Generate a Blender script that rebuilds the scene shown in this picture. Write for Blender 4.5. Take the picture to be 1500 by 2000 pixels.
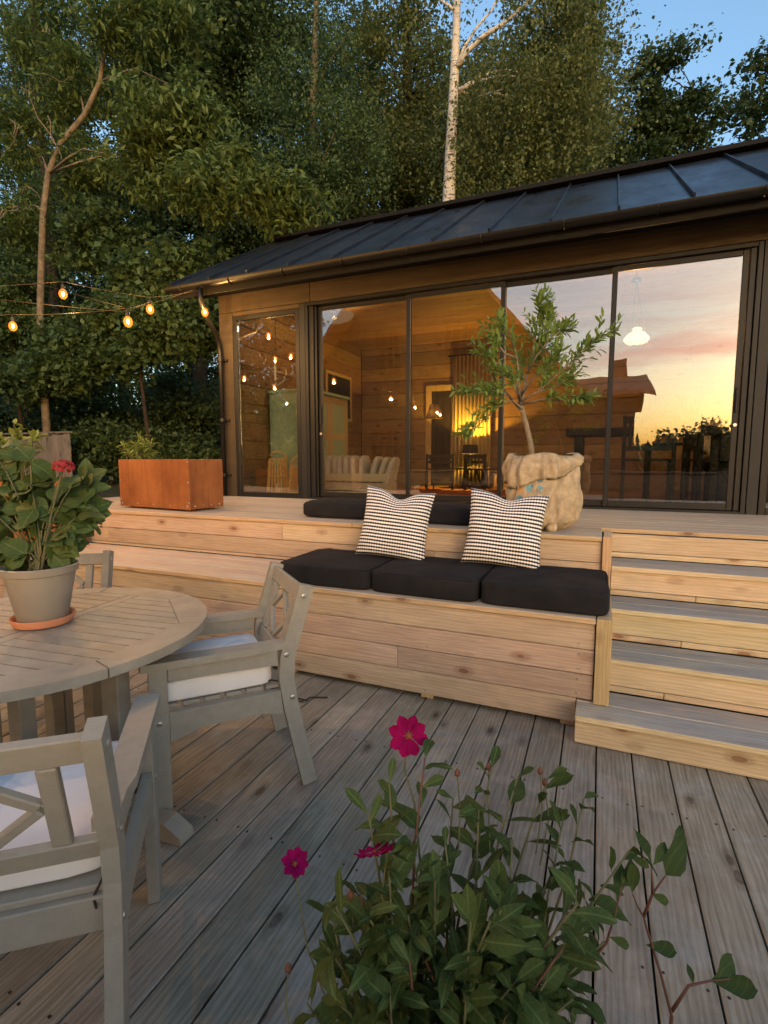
import bpy, math, random
import numpy as np
from mathutils import Vector, Matrix
R = math.radians
S = bpy.context.scene
for o in list(bpy.data.objects):
    bpy.data.objects.remove(o)
COL = S.collection
random.seed(7)
RNG = np.random.default_rng(11)

# ------------------------------------------------------------------ camera, sky, sun, exposure
CAM = Vector((0, 0, 1.35)); YAW, PITCH, FPX = R(22.82), R(6.02), 998.5
cam = bpy.data.cameras.new('camera'); camo = bpy.data.objects.new('camera', cam); COL.objects.link(camo)
camo.location = CAM; camo.rotation_euler = (math.pi / 2 - PITCH, 0, YAW)
cam.sensor_fit = 'HORIZONTAL'; cam.sensor_width = 36; cam.lens = 36 * FPX / 1500
cam.clip_start = .02; cam.clip_end = 3000
S.camera = camo
world = bpy.data.worlds.new('World'); S.world = world; world.use_nodes = True
wn = world.node_tree; bg = wn.nodes['Background']; bg.inputs[1].default_value = .15
sky = wn.nodes.new('ShaderNodeTexSky'); sky.sky_type = 'NISHITA'; sky.sun_disc = False
SUN_AZ = R(146)                                     # measured from +Y clockwise: behind the camera, a little to the right
sky.sun_elevation = R(4); sky.sun_rotation = SUN_AZ
sky.air_density = 1; sky.dust_density = 3; sky.ozone_density = 2.0
# thin streaks of evening cloud, all around the sky
def N(nt, kind, **kw):
    n = nt.nodes.new(kind)
    for k, v in kw.items():
        if k in n.bl_rna.properties.keys(): setattr(n, k, v)
        else: n.inputs[k.replace('_', ' ')].default_value = v
    return n
L = wn.links.new
tc = N(wn, 'ShaderNodeTexCoord'); mp = N(wn, 'ShaderNodeMapping'); mp.inputs['Scale'].default_value = (1.6, 1.6, 13); mp.inputs['Location'].default_value = (.35, .2, .55)
L(tc.outputs['Generated'], mp.inputs['Vector'])
cn = N(wn, 'ShaderNodeTexNoise'); cn.inputs['Scale'].default_value = 1.5; cn.inputs['Detail'].default_value = 5
L(mp.outputs[0], cn.inputs['Vector'])
cr = N(wn, 'ShaderNodeValToRGB'); cr.color_ramp.elements[0].position = .44; cr.color_ramp.elements[1].position = .6
L(cn.outputs[0], cr.inputs[0])
sz = N(wn, 'ShaderNodeSeparateXYZ'); L(tc.outputs['Generated'], sz.inputs[0])
band = N(wn, 'ShaderNodeValToRGB'); be = band.color_ramp.elements; be[0].position = .12; be[0].color = (0, 0, 0, 1); be[1].position = .175; be[1].color = (1, 1, 1, 1)
for p_, v_ in ((.21, 1), (.29, 0)): e_ = be.new(p_); e_.color = (v_, v_, v_, 1)
L(sz.outputs[2], band.inputs[0])
bm = N(wn, 'ShaderNodeMath', operation='MULTIPLY'); L(cr.outputs[0], bm.inputs[0]); L(band.outputs[0], bm.inputs[1])
cm = N(wn, 'ShaderNodeMath', operation='MULTIPLY'); cm.inputs[1].default_value = .85; L(bm.outputs[0], cm.inputs[0])
tint = N(wn, 'ShaderNodeMix', data_type='RGBA', blend_type='MULTIPLY'); L(cm.outputs[0], tint.inputs[0]); L(sky.outputs[0], tint.inputs[6]); tint.inputs[7].default_value = (.82, .52, .55, 1)
L(tint.outputs[2], bg.inputs[0])
sl = bpy.data.lights.new('sun', 'SUN'); sl.energy = .1; sl.angle = R(40); sl.color = (1, .86, .68)
so = bpy.data.objects.new('sun', sl); COL.objects.link(so)
sd = Vector((math.sin(SUN_AZ) * math.cos(R(9)), math.cos(SUN_AZ) * math.cos(R(9)), math.sin(R(9))))
so.rotation_euler = sd.to_track_quat('Z', 'Y').to_euler(); so.location = (6, -20, 12)
S.view_settings.view_transform = 'Standard'; S.view_settings.look = 'None'; S.view_settings.gamma = 1
S.view_settings.use_curve_mapping = False
S.view_settings.exposure = 2.32
S.cycles.use_denoising = True; S.cycles.max_bounces = 8; S.cycles.transparent_max_bounces = 24
S.cycles.sample_clamp_indirect = 4

# pixel of the photograph -> point in the place (a pixel gives a direction; y=, z= or d= the distance)
_f = Vector((-math.sin(YAW) * math.cos(PITCH), math.cos(YAW) * math.cos(PITCH), -math.sin(PITCH)))
_r = Vector((math.cos(YAW), math.sin(YAW), 0)); _u = _r.cross(_f)
def P(px, py, y=None, z=None, d=None):
    v = _f + _r * ((px - 750) / FPX) - _u * ((py - 1000) / FPX)
    t = y / v.y if y is not None else (z - CAM.z) / v.z if z is not None else d
    return CAM + v * t

# ------------------------------------------------------------------ helpers
def link(o, parent=None):
    COL.objects.link(o)
    if parent is not None: o.parent = parent
    return o
def tag(o, label=None, cat=None, group=None, kind=None):
    for k, v in (('label', label), ('category', cat), ('group', group), ('kind', kind)):
        if v: o[k] = v
    return o
def thing(name, label, cat, loc, rz=0, group=None, kind=None):
    o = bpy.data.objects.new(name, None); link(o); o.location = loc; o.rotation_euler = (0, 0, rz); o.empty_display_size = .1
    return tag(o, label, cat, group, kind)
def node(name, parent, loc=None):
    o = bpy.data.objects.new(name, None); link(o, parent); o.empty_display_size = .05
    if loc is not None: o.location = Vector(loc) - wloc(parent)
    return o
def wloc(p):
    v = Vector((0, 0, 0))
    while p is not None: v += p.location; p = p.parent
    return v
class MB:
    def __init__(s): s.v = []; s.f = []; s.uv = None
    def add(s, vs, fs, M=None):
        n = len(s.v)
        s.v += [tuple(M @ Vector(v)) if M is not None else tuple(v) for v in vs]
        s.f += [tuple(i + n for i in f) for f in fs]; return s
    def box(s, c, d, M=None, b=0.0):
        c = Vector(c); hx, hy, hz = d[0] / 2, d[1] / 2, d[2] / 2
        if b <= 0:
            vs = [c + Vector((x * hx, y * hy, z * hz)) for x in (-1, 1) for y in (-1, 1) for z in (-1, 1)]
            return s.add(vs, [(0, 1, 3, 2), (4, 6, 7, 5), (0, 4, 5, 1), (2, 3, 7, 6), (0, 2, 6, 4), (1, 5, 7, 3)], M)
        vs = []; ix = {}
        for x in (-1, 1):
            for y in (-1, 1):
                for z in (-1, 1):
                    for a in range(3):
                        q = [x * (hx - b), y * (hy - b), z * (hz - b)]; q[a] = (x, y, z)[a] * (hx, hy, hz)[a]
                        ix[x, y, z, a] = len(vs); vs.append(c + Vector(q))
        fs = []
        for a in range(3):
            b1, b2 = (a + 1) % 3, (a + 2) % 3
            for sg in (-1, 1):
                def k(p, q, ax=a):
                    t = [0, 0, 0]; t[a] = sg; t[b1] = p; t[b2] = q; return ix[t[0], t[1], t[2], ax]
                fs.append((k(-1, -1), k(1, -1), k(1, 1), k(-1, 1)) if sg > 0 else (k(-1, -1), k(-1, 1), k(1, 1), k(1, -1)))
            for p in (-1, 1):
                for q in (-1, 1):
                    def e(t0, ax):
                        t = [0, 0, 0]; t[a] = t0; t[b1] = p; t[b2] = q; return ix[t[0], t[1], t[2], ax]
                    f = (e(-1, b1), e(1, b1), e(1, b2), e(-1, b2)); fs.append(f if p * q > 0 else f[::-1])
        for x in (-1, 1):
            for y in (-1, 1):
                for z in (-1, 1):
                    f = (ix[x, y, z, 0], ix[x, y, z, 1], ix[x, y, z, 2]); fs.append(f if x * y * z > 0 else f[::-1])
        return s.add(vs, fs, M)
    def prism(s, poly, t0, t1, axis='x', M=None):
        def mk(p, t): return {'x': (t, p[0], p[1]), 'y': (p[0], t, p[1]), 'z': (p[0], p[1], t)}[axis]
        n = len(poly)
        vs = [mk(p, t0) for p in poly] + [mk(p, t1) for p in poly]
        ar = sum(poly[i][0] * poly[(i + 1) % n][1] - poly[(i + 1) % n][0] * poly[i][1] for i in range(n))
        fl = (ar > 0) != (axis == 'y')
        if t1 < t0: fl = not fl
        a, b = tuple(range(n)), tuple(range(n, 2 * n))
        fs = [a[::-1], b] + [(i, (i + 1) % n, n + (i + 1) % n, n + i) for i in range(n)]
        if not fl: fs = [f[::-1] for f in fs]
        return s.add(vs, fs, M)
    def tube(s, pts, rad, seg=8, cap=True, M=None):
        pts = [Vector(p) for p in pts]; n = len(pts)
        if not hasattr(rad, '__len__'): rad = [rad] * n
        vs = []; up = None
        for i, p in enumerate(pts):
            t = (pts[min(i + 1, n - 1)] - pts[max(i - 1, 0)]).normalized()
            if up is None: up = Vector((1, 0, 0)) if abs(t.x) < .8 else Vector((0, 1, 0))
            a = t.cross(up).normalized(); up = a.cross(t).normalized()
            for k in range(seg):
                w = 2 * math.pi * k / seg; vs.append(p + (a * math.cos(w) + up * math.sin(w)) * rad[i])
        fs = [(i * seg + k, i * seg + (k + 1) % seg, (i + 1) * seg + (k + 1) % seg, (i + 1) * seg + k) for i in range(n - 1) for k in range(seg)]
        if cap: fs += [tuple(range(seg))[::-1], tuple(range((n - 1) * seg, n * seg))]
        return s.add(vs, fs, M)
    def lathe(s, prof, seg=32, c=(0, 0, 0), M=None):
        vs = []; fs = []; n = len(prof)
        for i, (r, z) in enumerate(prof):
            for k in range(seg):
                w = 2 * math.pi * k / seg; vs.append((c[0] + r * math.cos(w), c[1] + r * math.sin(w), c[2] + z))
        for i in range(n - 1):
            for k in range(seg):
                fs.append((i * seg + k, i * seg + (k + 1) % seg, (i + 1) * seg + (k + 1) % seg, (i + 1) * seg + k))
        if prof[0][0] > 1e-4: fs.append(tuple(range(seg))[::-1])
        if prof[-1][0] > 1e-4: fs.append(tuple(range((n - 1) * seg, n * seg)))
        return s.add(vs, fs, M)
    def build(s, name, mat, parent=None, world=True, smooth=False, center=True):
        a = np.array(s.v, float)
        c = Vector(((a.min(0) + a.max(0)) / 2).tolist()) if center else Vector((0, 0, 0))
        me = bpy.data.meshes.new(name); me.from_pydata((a - np.array(c)).tolist(), [], s.f)
        if s.uv is not None:
            ul = me.uv_layers.new(name='UVMap')
            vi = np.empty(len(me.loops), int); me.loops.foreach_get('vertex_index', vi)
            ul.data.foreach_set('uv', np.array(s.uv, float)[vi].ravel())
        me.materials.append(mat)
        if smooth:
            me.shade_smooth()
            if smooth is not True: me.set_sharp_from_angle(angle=R(smooth))
        o = bpy.data.objects.new(name, me); link(o, parent)
        o.location = c - (wloc(parent) if (world and parent is not None) else Vector((0, 0, 0)))
        return o
_bc = {}
def board(name, c, d, mat, parent=None, b=.003, world=True, rot=None):
    k = (round(d[0], 3), round(d[1], 3), round(d[2], 3), b, mat.name)
    if k not in _bc:
        o = MB().box((0, 0, 0), d, b=b).build(name, mat, parent, world=False); _bc[k] = o.data
    else:
        o = bpy.data.objects.new(name, _bc[k]); link(o, parent)
    o.location = Vector(c) - (wloc(parent) if (world and parent is not None) else Vector((0, 0, 0)))
    if rot is not None: o.rotation_euler = rot
    return o
def copy_tree(o, parent=None):
    c = o.copy(); link(c); c.parent = parent
    for ch in list(o.children): copy_tree(ch, c)
    return c

# ------------------------------------------------------------------ materials
def newmat(name):
    m = bpy.data.materials.new(name); m.use_nodes = True; nt = m.node_tree
    return m, nt, nt.nodes['Principled BSDF']
def ramp(nt, fac, stops):
    r = N(nt, 'ShaderNodeValToRGB'); e = r.color_ramp.elements
    while len(e) < len(stops): e.new(.5)
    for k, (p, c) in enumerate(stops): e[k].position = p; e[k].color = (*c, 1) if len(c) == 3 else c
    nt.links.new(fac, r.inputs[0]); return r
def mix(nt, fac, a, b, mode='MIX'):
    m = N(nt, 'ShaderNodeMix', data_type='RGBA', blend_type=mode)
    for sock, v in ((m.inputs[0], fac), (m.inputs[6], a), (m.inputs[7], b)):
        if hasattr(v, 'is_linked'): nt.links.new(v, sock)
        elif isinstance(v, (int, float)): sock.default_value = v
        else: sock.default_value = (*v, 1)
    return m.outputs[2]
def mth(nt, op, a, b=None, clamp=False):
    m = N(nt, 'ShaderNodeMath', operation=op); m.use_clamp = clamp
    for i, v in enumerate((a, b)):
        if v is None: continue
        if hasattr(v, 'is_linked'): nt.links.new(v, m.inputs[i])
        else: m.inputs[i].default_value = v
    return m.outputs[0]
def coords(nt, scale, rnd=True):
    t = N(nt, 'ShaderNodeTexCoord'); m = N(nt, 'ShaderNodeMapping'); m.inputs['Scale'].default_value = scale
    if rnd:
        oi = N(nt, 'ShaderNodeObjectInfo'); k = mth(nt, 'MULTIPLY', oi.outputs['Random'], 57.)
        cx = N(nt, 'ShaderNodeCombineXYZ')
        for i in range(3): nt.links.new(k, cx.inputs[i])
        a = N(nt, 'ShaderNodeVectorMath', operation='ADD'); nt.links.new(t.outputs['Object'], a.inputs[0]); nt.links.new(cx.outputs[0], a.inputs[1])
        nt.links.new(a.outputs[0], m.inputs['Vector'])
    else: nt.links.new(t.outputs['Object'], m.inputs['Vector'])
    return m.outputs[0]
def noise(nt, vec, scale, detail=4, rough=.55, dist=0):
    n = N(nt, 'ShaderNodeTexNoise'); n.inputs['Scale'].default_value = scale; n.inputs['Detail'].default_value = detail
    n.inputs['Roughness'].default_value = rough; n.inputs['Distortion'].default_value = dist
    nt.links.new(vec, n.inputs['Vector']); return n.outputs[0]
def bump(nt, bsdf, h, strength=.3, dist=.01):
    b = N(nt, 'ShaderNodeBump'); b.inputs['Strength'].default_value = strength; b.inputs['Distance'].default_value = dist
    nt.links.new(h, b.inputs['Height']); nt.links.new(b.outputs[0], bsdf.inputs['Normal'])
def wood(name, axis, lo, hi, knot=(.12, .07, .04), rough=.7, top=None, var=.22, blotch=.35, knots=True, dirt=0.0):
    m, nt, b = newmat(name)
    st = [15., 15., 15.]; st[axis] = .6
    g = noise(nt, coords(nt, st), 11, 6, .66, .5)                     # fibres
    st2 = [2.2, 2.2, 2.2]; st2[axis] = .35
    bands = noise(nt, coords(nt, st2), 5, 3, .5, 1.2)                # growth bands
    big = noise(nt, coords(nt, (1, 1, 1)), 2.3, 3)                   # blotches
    st4 = [1., 1., 1.]; st4[axis] = .12
    wv = N(nt, 'ShaderNodeTexWave', wave_type='RINGS', rings_direction='XYZ'[axis]); wv.inputs['Scale'].default_value = 24; wv.inputs['Distortion'].default_value = 7; wv.inputs['Detail'].default_value = 2; wv.inputs['Detail Scale'].default_value = 1.2
    nt.links.new(coords(nt, st4), wv.inputs['Vector'])
    k = mth(nt, 'ADD', mth(nt, 'ADD', mth(nt, 'MULTIPLY', g, .5), mth(nt, 'MULTIPLY', bands, .32)), mth(nt, 'MULTIPLY', wv.outputs['Color'], .12))
    col = ramp(nt, k, [(.3, lo), (.66, hi)]).outputs[0]
    col = mix(nt, mth(nt, 'MULTIPLY', ramp(nt, big, [(.42, (0, 0, 0)), (.7, (1, 1, 1))]).outputs[0], blotch), col, lo)
    if knots:
        st3 = [7.5, 7.5, 7.5]; st3[axis] = 3.4
        v = N(nt, 'ShaderNodeTexVoronoi'); v.inputs['Scale'].default_value = 1.; nt.links.new(coords(nt, st3), v.inputs['Vector'])
        col = mix(nt, ramp(nt, v.outputs['Distance'], [(.09, (.9, .9, .9)), (.125, (.3, .3, .3)), (.15, (.4, .4, .4)), (.24, (0, 0, 0))]).outputs[0], col, knot)
    oi = N(nt, 'ShaderNodeObjectInfo')
    if top is not None:                                              # weathered grey where rain and sun reach: the upper faces
        geo = N(nt, 'ShaderNodeNewGeometry'); sx = N(nt, 'ShaderNodeSeparateXYZ'); nt.links.new(geo.outputs['Normal'], sx.inputs[0])
        tl, th = top
        tcol = ramp(nt, k, [(.3, tl), (.66, th)]).outputs[0]
        wear = mth(nt, 'MULTIPLY', ramp(nt, sx.outputs[2], [(.6, (0, 0, 0)), (.85, (1, 1, 1))]).outputs[0], ramp(nt, big, [(.25, (.55,) * 3), (.5, (1, 1, 1))]).outputs[0])
        col = mix(nt, wear, col, tcol)
    if dirt:
        d = noise(nt, coords(nt, (1, 1, 1)), 5.5, 5, .7)
        col = mix(nt, mth(nt, 'MULTIPLY', ramp(nt, d, [(.5, (0, 0, 0)), (.68, (1, 1, 1))]).outputs[0], dirt), col, (.62, .62, .6), 'SCREEN' if False else 'MIX')
    hs = N(nt, 'ShaderNodeHueSaturation'); nt.links.new(col, hs.inputs['Color'])
    nt.links.new(mth(nt, 'ADD', mth(nt, 'MULTIPLY', oi.outputs['Random'], 2 * var), 1 - var), hs.inputs['Value'])
    nt.links.new(mth(nt, 'ADD', mth(nt, 'MULTIPLY', mth(nt, 'FRACT', mth(nt, 'MULTIPLY', oi.outputs['Random'], 7.3)), .03), .485), hs.inputs['Hue'])
    nt.links.new(hs.outputs[0], b.inputs['Base Color']); b.inputs['Roughness'].default_value = rough
    b.inputs['Specular IOR Level'].default_value = .25
    bump(nt, b, g, .45, .004)
    return m
def plain(name, col, rough=.6, metal=0, var=.15, scale=8, bmp=.0, spec=.5, col2=None, bscale=None):
    m, nt, b = newmat(name)
    n = noise(nt, coords(nt, (1, 1, 1)), scale, 5)
    lo = tuple(c * (1 - var) for c in col); hi = col2 or tuple(min(1, c * (1 + var)) for c in col)
    nt.links.new(ramp(nt, n, [(.3, lo), (.7, hi)]).outputs[0], b.inputs['Base Color'])
    b.inputs['Roughness'].default_value = rough; b.inputs['Metallic'].default_value = metal; b.inputs['Specular IOR Level'].default_value = spec
    if bmp: bump(nt, b, noise(nt, coords(nt, (1, 1, 1)), bscale or scale * 6, 4), bmp, .004)
    return m
def emis(name, col, st):
    m, nt, b = newmat(name); b.inputs['Base Color'].default_value = (*col, 1); b.inputs['Emission Color'].default_value = (*col, 1); b.inputs['Emission Strength'].default_value = st
    return m
def leafmat(name, dark, light, yellow=None, rough=.5, trans=.3, spec=.35, vein=0):
    m, nt, b = newmat(name)
    geo = N(nt, 'ShaderNodeNewGeometry'); oi = N(nt, 'ShaderNodeObjectInfo')
    r = mth(nt, 'FRACT', mth(nt, 'ADD', geo.outputs['Random Per Island'], mth(nt, 'MULTIPLY', oi.outputs['Random'], 5.7)))
    stops = [(0, dark), (.8, light)] + ([(.97, yellow)] if yellow else [])
    c = ramp(nt, r, stops).outputs[0]
    t = N(nt, 'ShaderNodeTexCoord'); n = noise(nt, t.outputs['Object'], 1.3, 2)
    c = mix(nt, .5, c, ramp(nt, n, [(.35, dark), (.65, light)]).outputs[0])
    if vein:                                           # pale midrib and side veins along the leaf's own axes
        sx_ = N(nt, 'ShaderNodeSeparateXYZ'); nt.links.new(t.outputs['Object'], sx_.inputs[0]); ay = mth(nt, 'ABSOLUTE', sx_.outputs[1])
        mid = mth(nt, 'LESS_THAN', ay, .0016 * vein ** .5)
        sv = mth(nt, 'GREATER_THAN', mth(nt, 'SINE', mth(nt, 'MULTIPLY', mth(nt, 'SUBTRACT', sx_.outputs[0], mth(nt, 'MULTIPLY', ay, .7)), 420 / vein)), .93)
        v_ = mth(nt, 'MAXIMUM', mid, mth(nt, 'MULTIPLY', sv, .45))
        c = mix(nt, mth(nt, 'MULTIPLY', v_, .3), c, tuple(min(1, q * 2.2 + .03) for q in light))
        bump(nt, b, v_, -.4, .002)
    nt.links.new(c, b.inputs['Base Color']); b.inputs['Roughness'].default_value = rough; b.inputs['Specular IOR Level'].default_value = spec
    tr = N(nt, 'ShaderNodeBsdfTranslucent'); nt.links.new(c, tr.inputs[0])
    ms = N(nt, 'ShaderNodeMixShader'); ms.inputs[0].default_value = trans
    nt.links.new(b.outputs[0], ms.inputs[1]); nt.links.new(tr.outputs[0], ms.inputs[2])
    nt.links.new(ms.outputs[0], nt.nodes['Material Output'].inputs[0]); return m
M = {}
M['deck'] = wood('weathered_decking', 1, (.16, .138, .102), (.385, .352, .28), (.08, .06, .04), .65, blotch=.45, var=.16, dirt=.16)
M['deck_x'] = wood('shade_screen_wood', 0, (.13, .105, .08), (.3, .255, .205), rough=.7, var=.1)
PINE = dict(lo=(.36, .262, .178), hi=(.6, .48, .35), knot=(.2, .11, .06))
M['pine_x'] = wood('bench_pine', 0, PINE['lo'], PINE['hi'], PINE['knot'], .6, var=.12, blotch=.3)
M['pine_z'] = wood('trim_pine', 2, (.4, .27, .13), (.62, .45, .26), PINE['knot'], .6, var=.08)
M['pine_y'] = wood('cheek_pine', 1, PINE['lo'], PINE['hi'], PINE['knot'], .6, var=.08)
M['stair_x'] = wood('stair_pine', 0, (.45, .345, .205), (.72, .59, .39), (.25, .14, .07), .6, top=((.22, .21, .19), (.45, .435, .4)), var=.1, blotch=.25)
M['top_x'] = wood('bench_top_pine', 0, (.42, .28, .16), (.66, .48, .3), PINE['knot'], .6, top=((.38, .31, .235), (.64, .56, .455)), var=.08)
M['updeck_x'] = wood('upper_decking', 0, (.4, .28, .16), (.6, .45, .28), PINE['knot'], .62, top=((.3, .26, .21), (.52, .465, .39)), var=.12)
M['log_x'] = wood('interior_plank', 0, (.17, .1, .052), (.36, .235, .12), (.1, .05, .02), .55, var=.25)
M['log_y'] = wood('side_wall_plank', 1, (.17, .1, .052), (.36, .235, .12), (.1, .05, .02), .55, var=.25)
M['light_wood'] = wood('pale_wood', 2, (.42, .3, .16), (.62, .47, .28), rough=.55, var=.1, knots=False)
M['crate'] = wood('crate_wood', 0, (.45, .36, .25), (.66, .56, .42), rough=.65, var=.12)
M['cladding'] = wood('brown_cladding', 0, (.042, .03, .019), (.085, .064, .041), (.03, .02, .015), .55, var=.1, knots=False)
M['fence'] = wood('grey_fence', 2, (.12, .1, .085), (.27, .235, .2), (.06, .045, .035), .8, var=.25)
M['dark_wood'] = wood('dark_stained_wood', 2, (.018, .013, .01), (.05, .036, .026), rough=.5, var=.1, knots=False)
M['house'] = wood('old_house_boards', 2, (.06, .045, .035), (.13, .1, .075), rough=.8, var=.2, knots=False)
M['black_metal'] = plain('anthracite_aluminium', (.012, .012, .013), .45, 0, .1, spec=.3)
M['jamb'] = plain('anthracite_paint', (.018, .019, .021), .5, 0, .12, spec=.3)
M['roof'] = plain('dark_roof_sheet', (.035, .042, .055), .32, .55, .35, 3, spec=.5)
_nt = M['roof'].node_tree; _b = _nt.nodes['Principled BSDF']
_nt.links.new(ramp(_nt, noise(_nt, coords(_nt, (1, .4, 1)), 3.5, 5, .65), [(.3, (.24,) * 3), (.7, (.48,) * 3)]).outputs[0], _b.inputs['Roughness']); bump(_nt, _b, noise(_nt, coords(_nt, (1, .3, 1)), 2.2, 2), .12, .03)
M['gutter'] = plain('gutter_metal', (.007, .0068, .0066), .38, 0, .15, spec=.35)
M['soffit'] = plain('dark_soffit', (.008, .0075, .007), .7, spec=.2)
M['paint'] = plain('grey_green_paint', (.285, .27, .225), .55, 0, .07, 30, .25, .35, bscale=80)
M['table_paint'] = plain('taupe_table_stain', (.3, .272, .218), .5, 0, .16, 10, .15, .4, bscale=50)
M['screw'] = plain('dull_screw', (.06, .05, .04), .5, .6)
M['steel'] = plain('galvanised_bolt', (.5, .5, .5), .35, .9)
M['white_fabric'] = plain('white_cotton', (.74, .73, .72), .9, 0, .05, 5, .35, .2, bscale=14)
M['black_fabric'] = plain('black_canvas', (.015, .015, .017), .9, 0, .3, 9, .5, .2, bscale=24)
M['corten'] = plain('rusted_steel', (.25, .088, .032), .85, 0, .12, 2.5, .2, .15, col2=(.33, .125, .045), bscale=40)
def corten():
    m, nt, b = newmat('rusted_steel'); n = noise(nt, coords(nt, (1, 1, 1)), 3, 6, .65); st_ = noise(nt, coords(nt, (9, 9, .8)), 2.2, 4, .6)
    c = ramp(nt, n, [(.3, (.2, .07, .026)), (.6, (.31, .118, .042)), (.8, (.36, .15, .06))]).outputs[0]
    c = mix(nt, mth(nt, 'MULTIPLY', ramp(nt, st_, [(.5, (0, 0, 0)), (.72, (1, 1, 1))]).outputs[0], .5), c, (.13, .045, .02))
    nt.links.new(c, b.inputs['Base Color']); b.inputs['Roughness'].default_value = .85; b.inputs['Specular IOR Level'].default_value = .15
    bump(nt, b, noise(nt, coords(nt, (1, 1, 1)), 60, 4), .2, .003); return m
M['corten'] = corten()
M['terracotta'] = plain('terracotta', (.5, .2, .1), .8, 0, .15, 8, .1)
M['pot'] = plain('taupe_glaze', (.25, .22, .18), .5, 0, .2, 6, .12)
M['soil'] = plain('dark_soil', (.03, .022, .015), .95, 0, .4, 30, .6)
M['burlap'] = plain('jute_burlap', (.43, .345, .235), .95, 0, .26, 26, .9, .1, bscale=120)
M['print_blue'] = plain('blue_print', (.13, .31, .4), .95, 0, .35, 30)
M['print_orange'] = plain('orange_print', (.6, .28, .08), .95, 0, .3, 30)
M['ink'] = plain('black_ink', (.02, .02, .02), .9)
M['mint'] = plain('mint_paint', (.33, .45, .35), .5, 0, .07, 3)
M['rattan'] = plain('rattan', (.66, .42, .18), .5, 0, .2, 20)
M['linen'] = plain('grey_linen', (.5, .46, .41), .9, 0, .12, 12, .3)
M['curtain'] = plain('linen_curtain', (.5, .4, .22), .9, 0, .1, 6)
M['rug'] = plain('red_rug', (.28, .09, .05), .95, 0, .4, 16, .3)
M['fur'] = plain('sheepskin', (.5, .42, .3), .95, 0, .3, 26, 1.0)
M['white_paint'] = plain('white_paint', (.6, .58, .54), .5, 0, .05)
M['bark'] = plain('grey_brown_bark', (.2, .16, .11), .9, 0, .4, 12, .6, .2, bscale=30)
M['bark_dark'] = plain('dark_bark', (.04, .03, .022), .9, 0, .3, 12, .6, .2)
M['olive_bark'] = plain('olive_bark', (.22, .18, .13), .9, 0, .25, 30, .5)
M['twig'] = plain('green_stem', (.1, .1, .04), .7, 0, .25, 20)
M['red_stem'] = plain('reddish_stem', (.12, .05, .03), .7, 0, .25, 20)
M['candle'] = plain('wax', (.8, .75, .62), .5)
M['cord'] = plain('cable', (.02, .018, .015), .6)
M['pale_cord'] = plain('pale_cable', (.035, .026, .018), .6)
M['petal'] = plain('magenta_petal', (.2, .003, .06), .8, 0, .3, 25, spec=.05)
M['petal_red'] = plain('red_hydrangea', (.3, .018, .022), .7, 0, .4, 40)
M['yolk'] = plain('dark_flower_centre', (.2, .05, .02), .8)
def lampglass(name, col, st, tr):
    m, nt, b = newmat(name); nt.nodes.remove(b)
    e = N(nt, 'ShaderNodeEmission'); e.inputs[0].default_value = (*col, 1); e.inputs[1].default_value = st
    t = N(nt, 'ShaderNodeBsdfTransparent'); t.inputs[0].default_value = (*tr, 1); a = N(nt, 'ShaderNodeAddShader')
    nt.links.new(e.outputs[0], a.inputs[0]); nt.links.new(t.outputs[0], a.inputs[1]); nt.links.new(a.outputs[0], nt.nodes['Material Output'].inputs[0]); return m
M['bulb'] = lampglass('lit_bulb', (1, .2, .025), .3, (1, .8, .5))
M['filament'] = emis('glowing_filament', (1, .72, .34), 5)
M['opal'] = lampglass('lit_opal_glass', (1, .8, .5), .22, (.6, .55, .45))
M['opal_dim'] = lampglass('lit_paper_shade', (1, .72, .42), .035, (.6, .5, .4))
M['shade'] = plain('black_lampshade', (.02, .017, .013), .8)
# birch bark: white with dark lenticels
def birch():
    m, nt, b = newmat('birch_bark')
    n = noise(nt, coords(nt, (1, 1, 3.2)), 5, 5, .65); n2 = noise(nt, coords(nt, (2, 2, 14)), 4, 3)
    k = mth(nt, 'MAXIMUM', ramp(nt, n, [(.56, (0, 0, 0)), (.66, (1, 1, 1))]).outputs[0], ramp(nt, n2, [(.6, (0, 0, 0)), (.66, (1, 1, 1))]).outputs[0])
    nt.links.new(mix(nt, k, (.62, .57, .48), (.07, .055, .045)), b.inputs['Base Color']); b.inputs['Roughness'].default_value = .8
    return m
M['birch'] = birch()
M['leaf_mid'] = leafmat('leaf_mid', (.05, .095, .03), (.12, .19, .07), trans=.35)
M['leaf_dark'] = leafmat('leaf_dark', (.032, .06, .02), (.085, .135, .045))
M['leaf_birch'] = leafmat('leaf_birch', (.09, .125, .035), (.21, .25, .09), (.25, .23, .07), trans=.42)
M['leaf_ash'] = leafmat('leaf_ash', (.065, .11, .028), (.16, .23, .065), trans=.35)
M['leaf_lime'] = leafmat('leaf_lime', (.09, .14, .03), (.2, .26, .07))
M['leaf_olive'] = leafmat('leaf_olive', (.1, .18, .04), (.26, .37, .1), trans=.25)
M['leaf_hyd'] = leafmat('leaf_hydrangea', (.03, .06, .015), (.085, .13, .035), (.13, .12, .03), trans=.2, spec=.25, rough=.6, vein=1.3)
M['leaf_dahlia'] = leafmat('leaf_dahlia', (.028, .052, .012), (.075, .112, .03), trans=.25, spec=.18, rough=.65, vein=.8)
M['ground'] = plain('grass_and_earth', (.035, .04, .015), .95, 0, .5, 3, .6)
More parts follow.
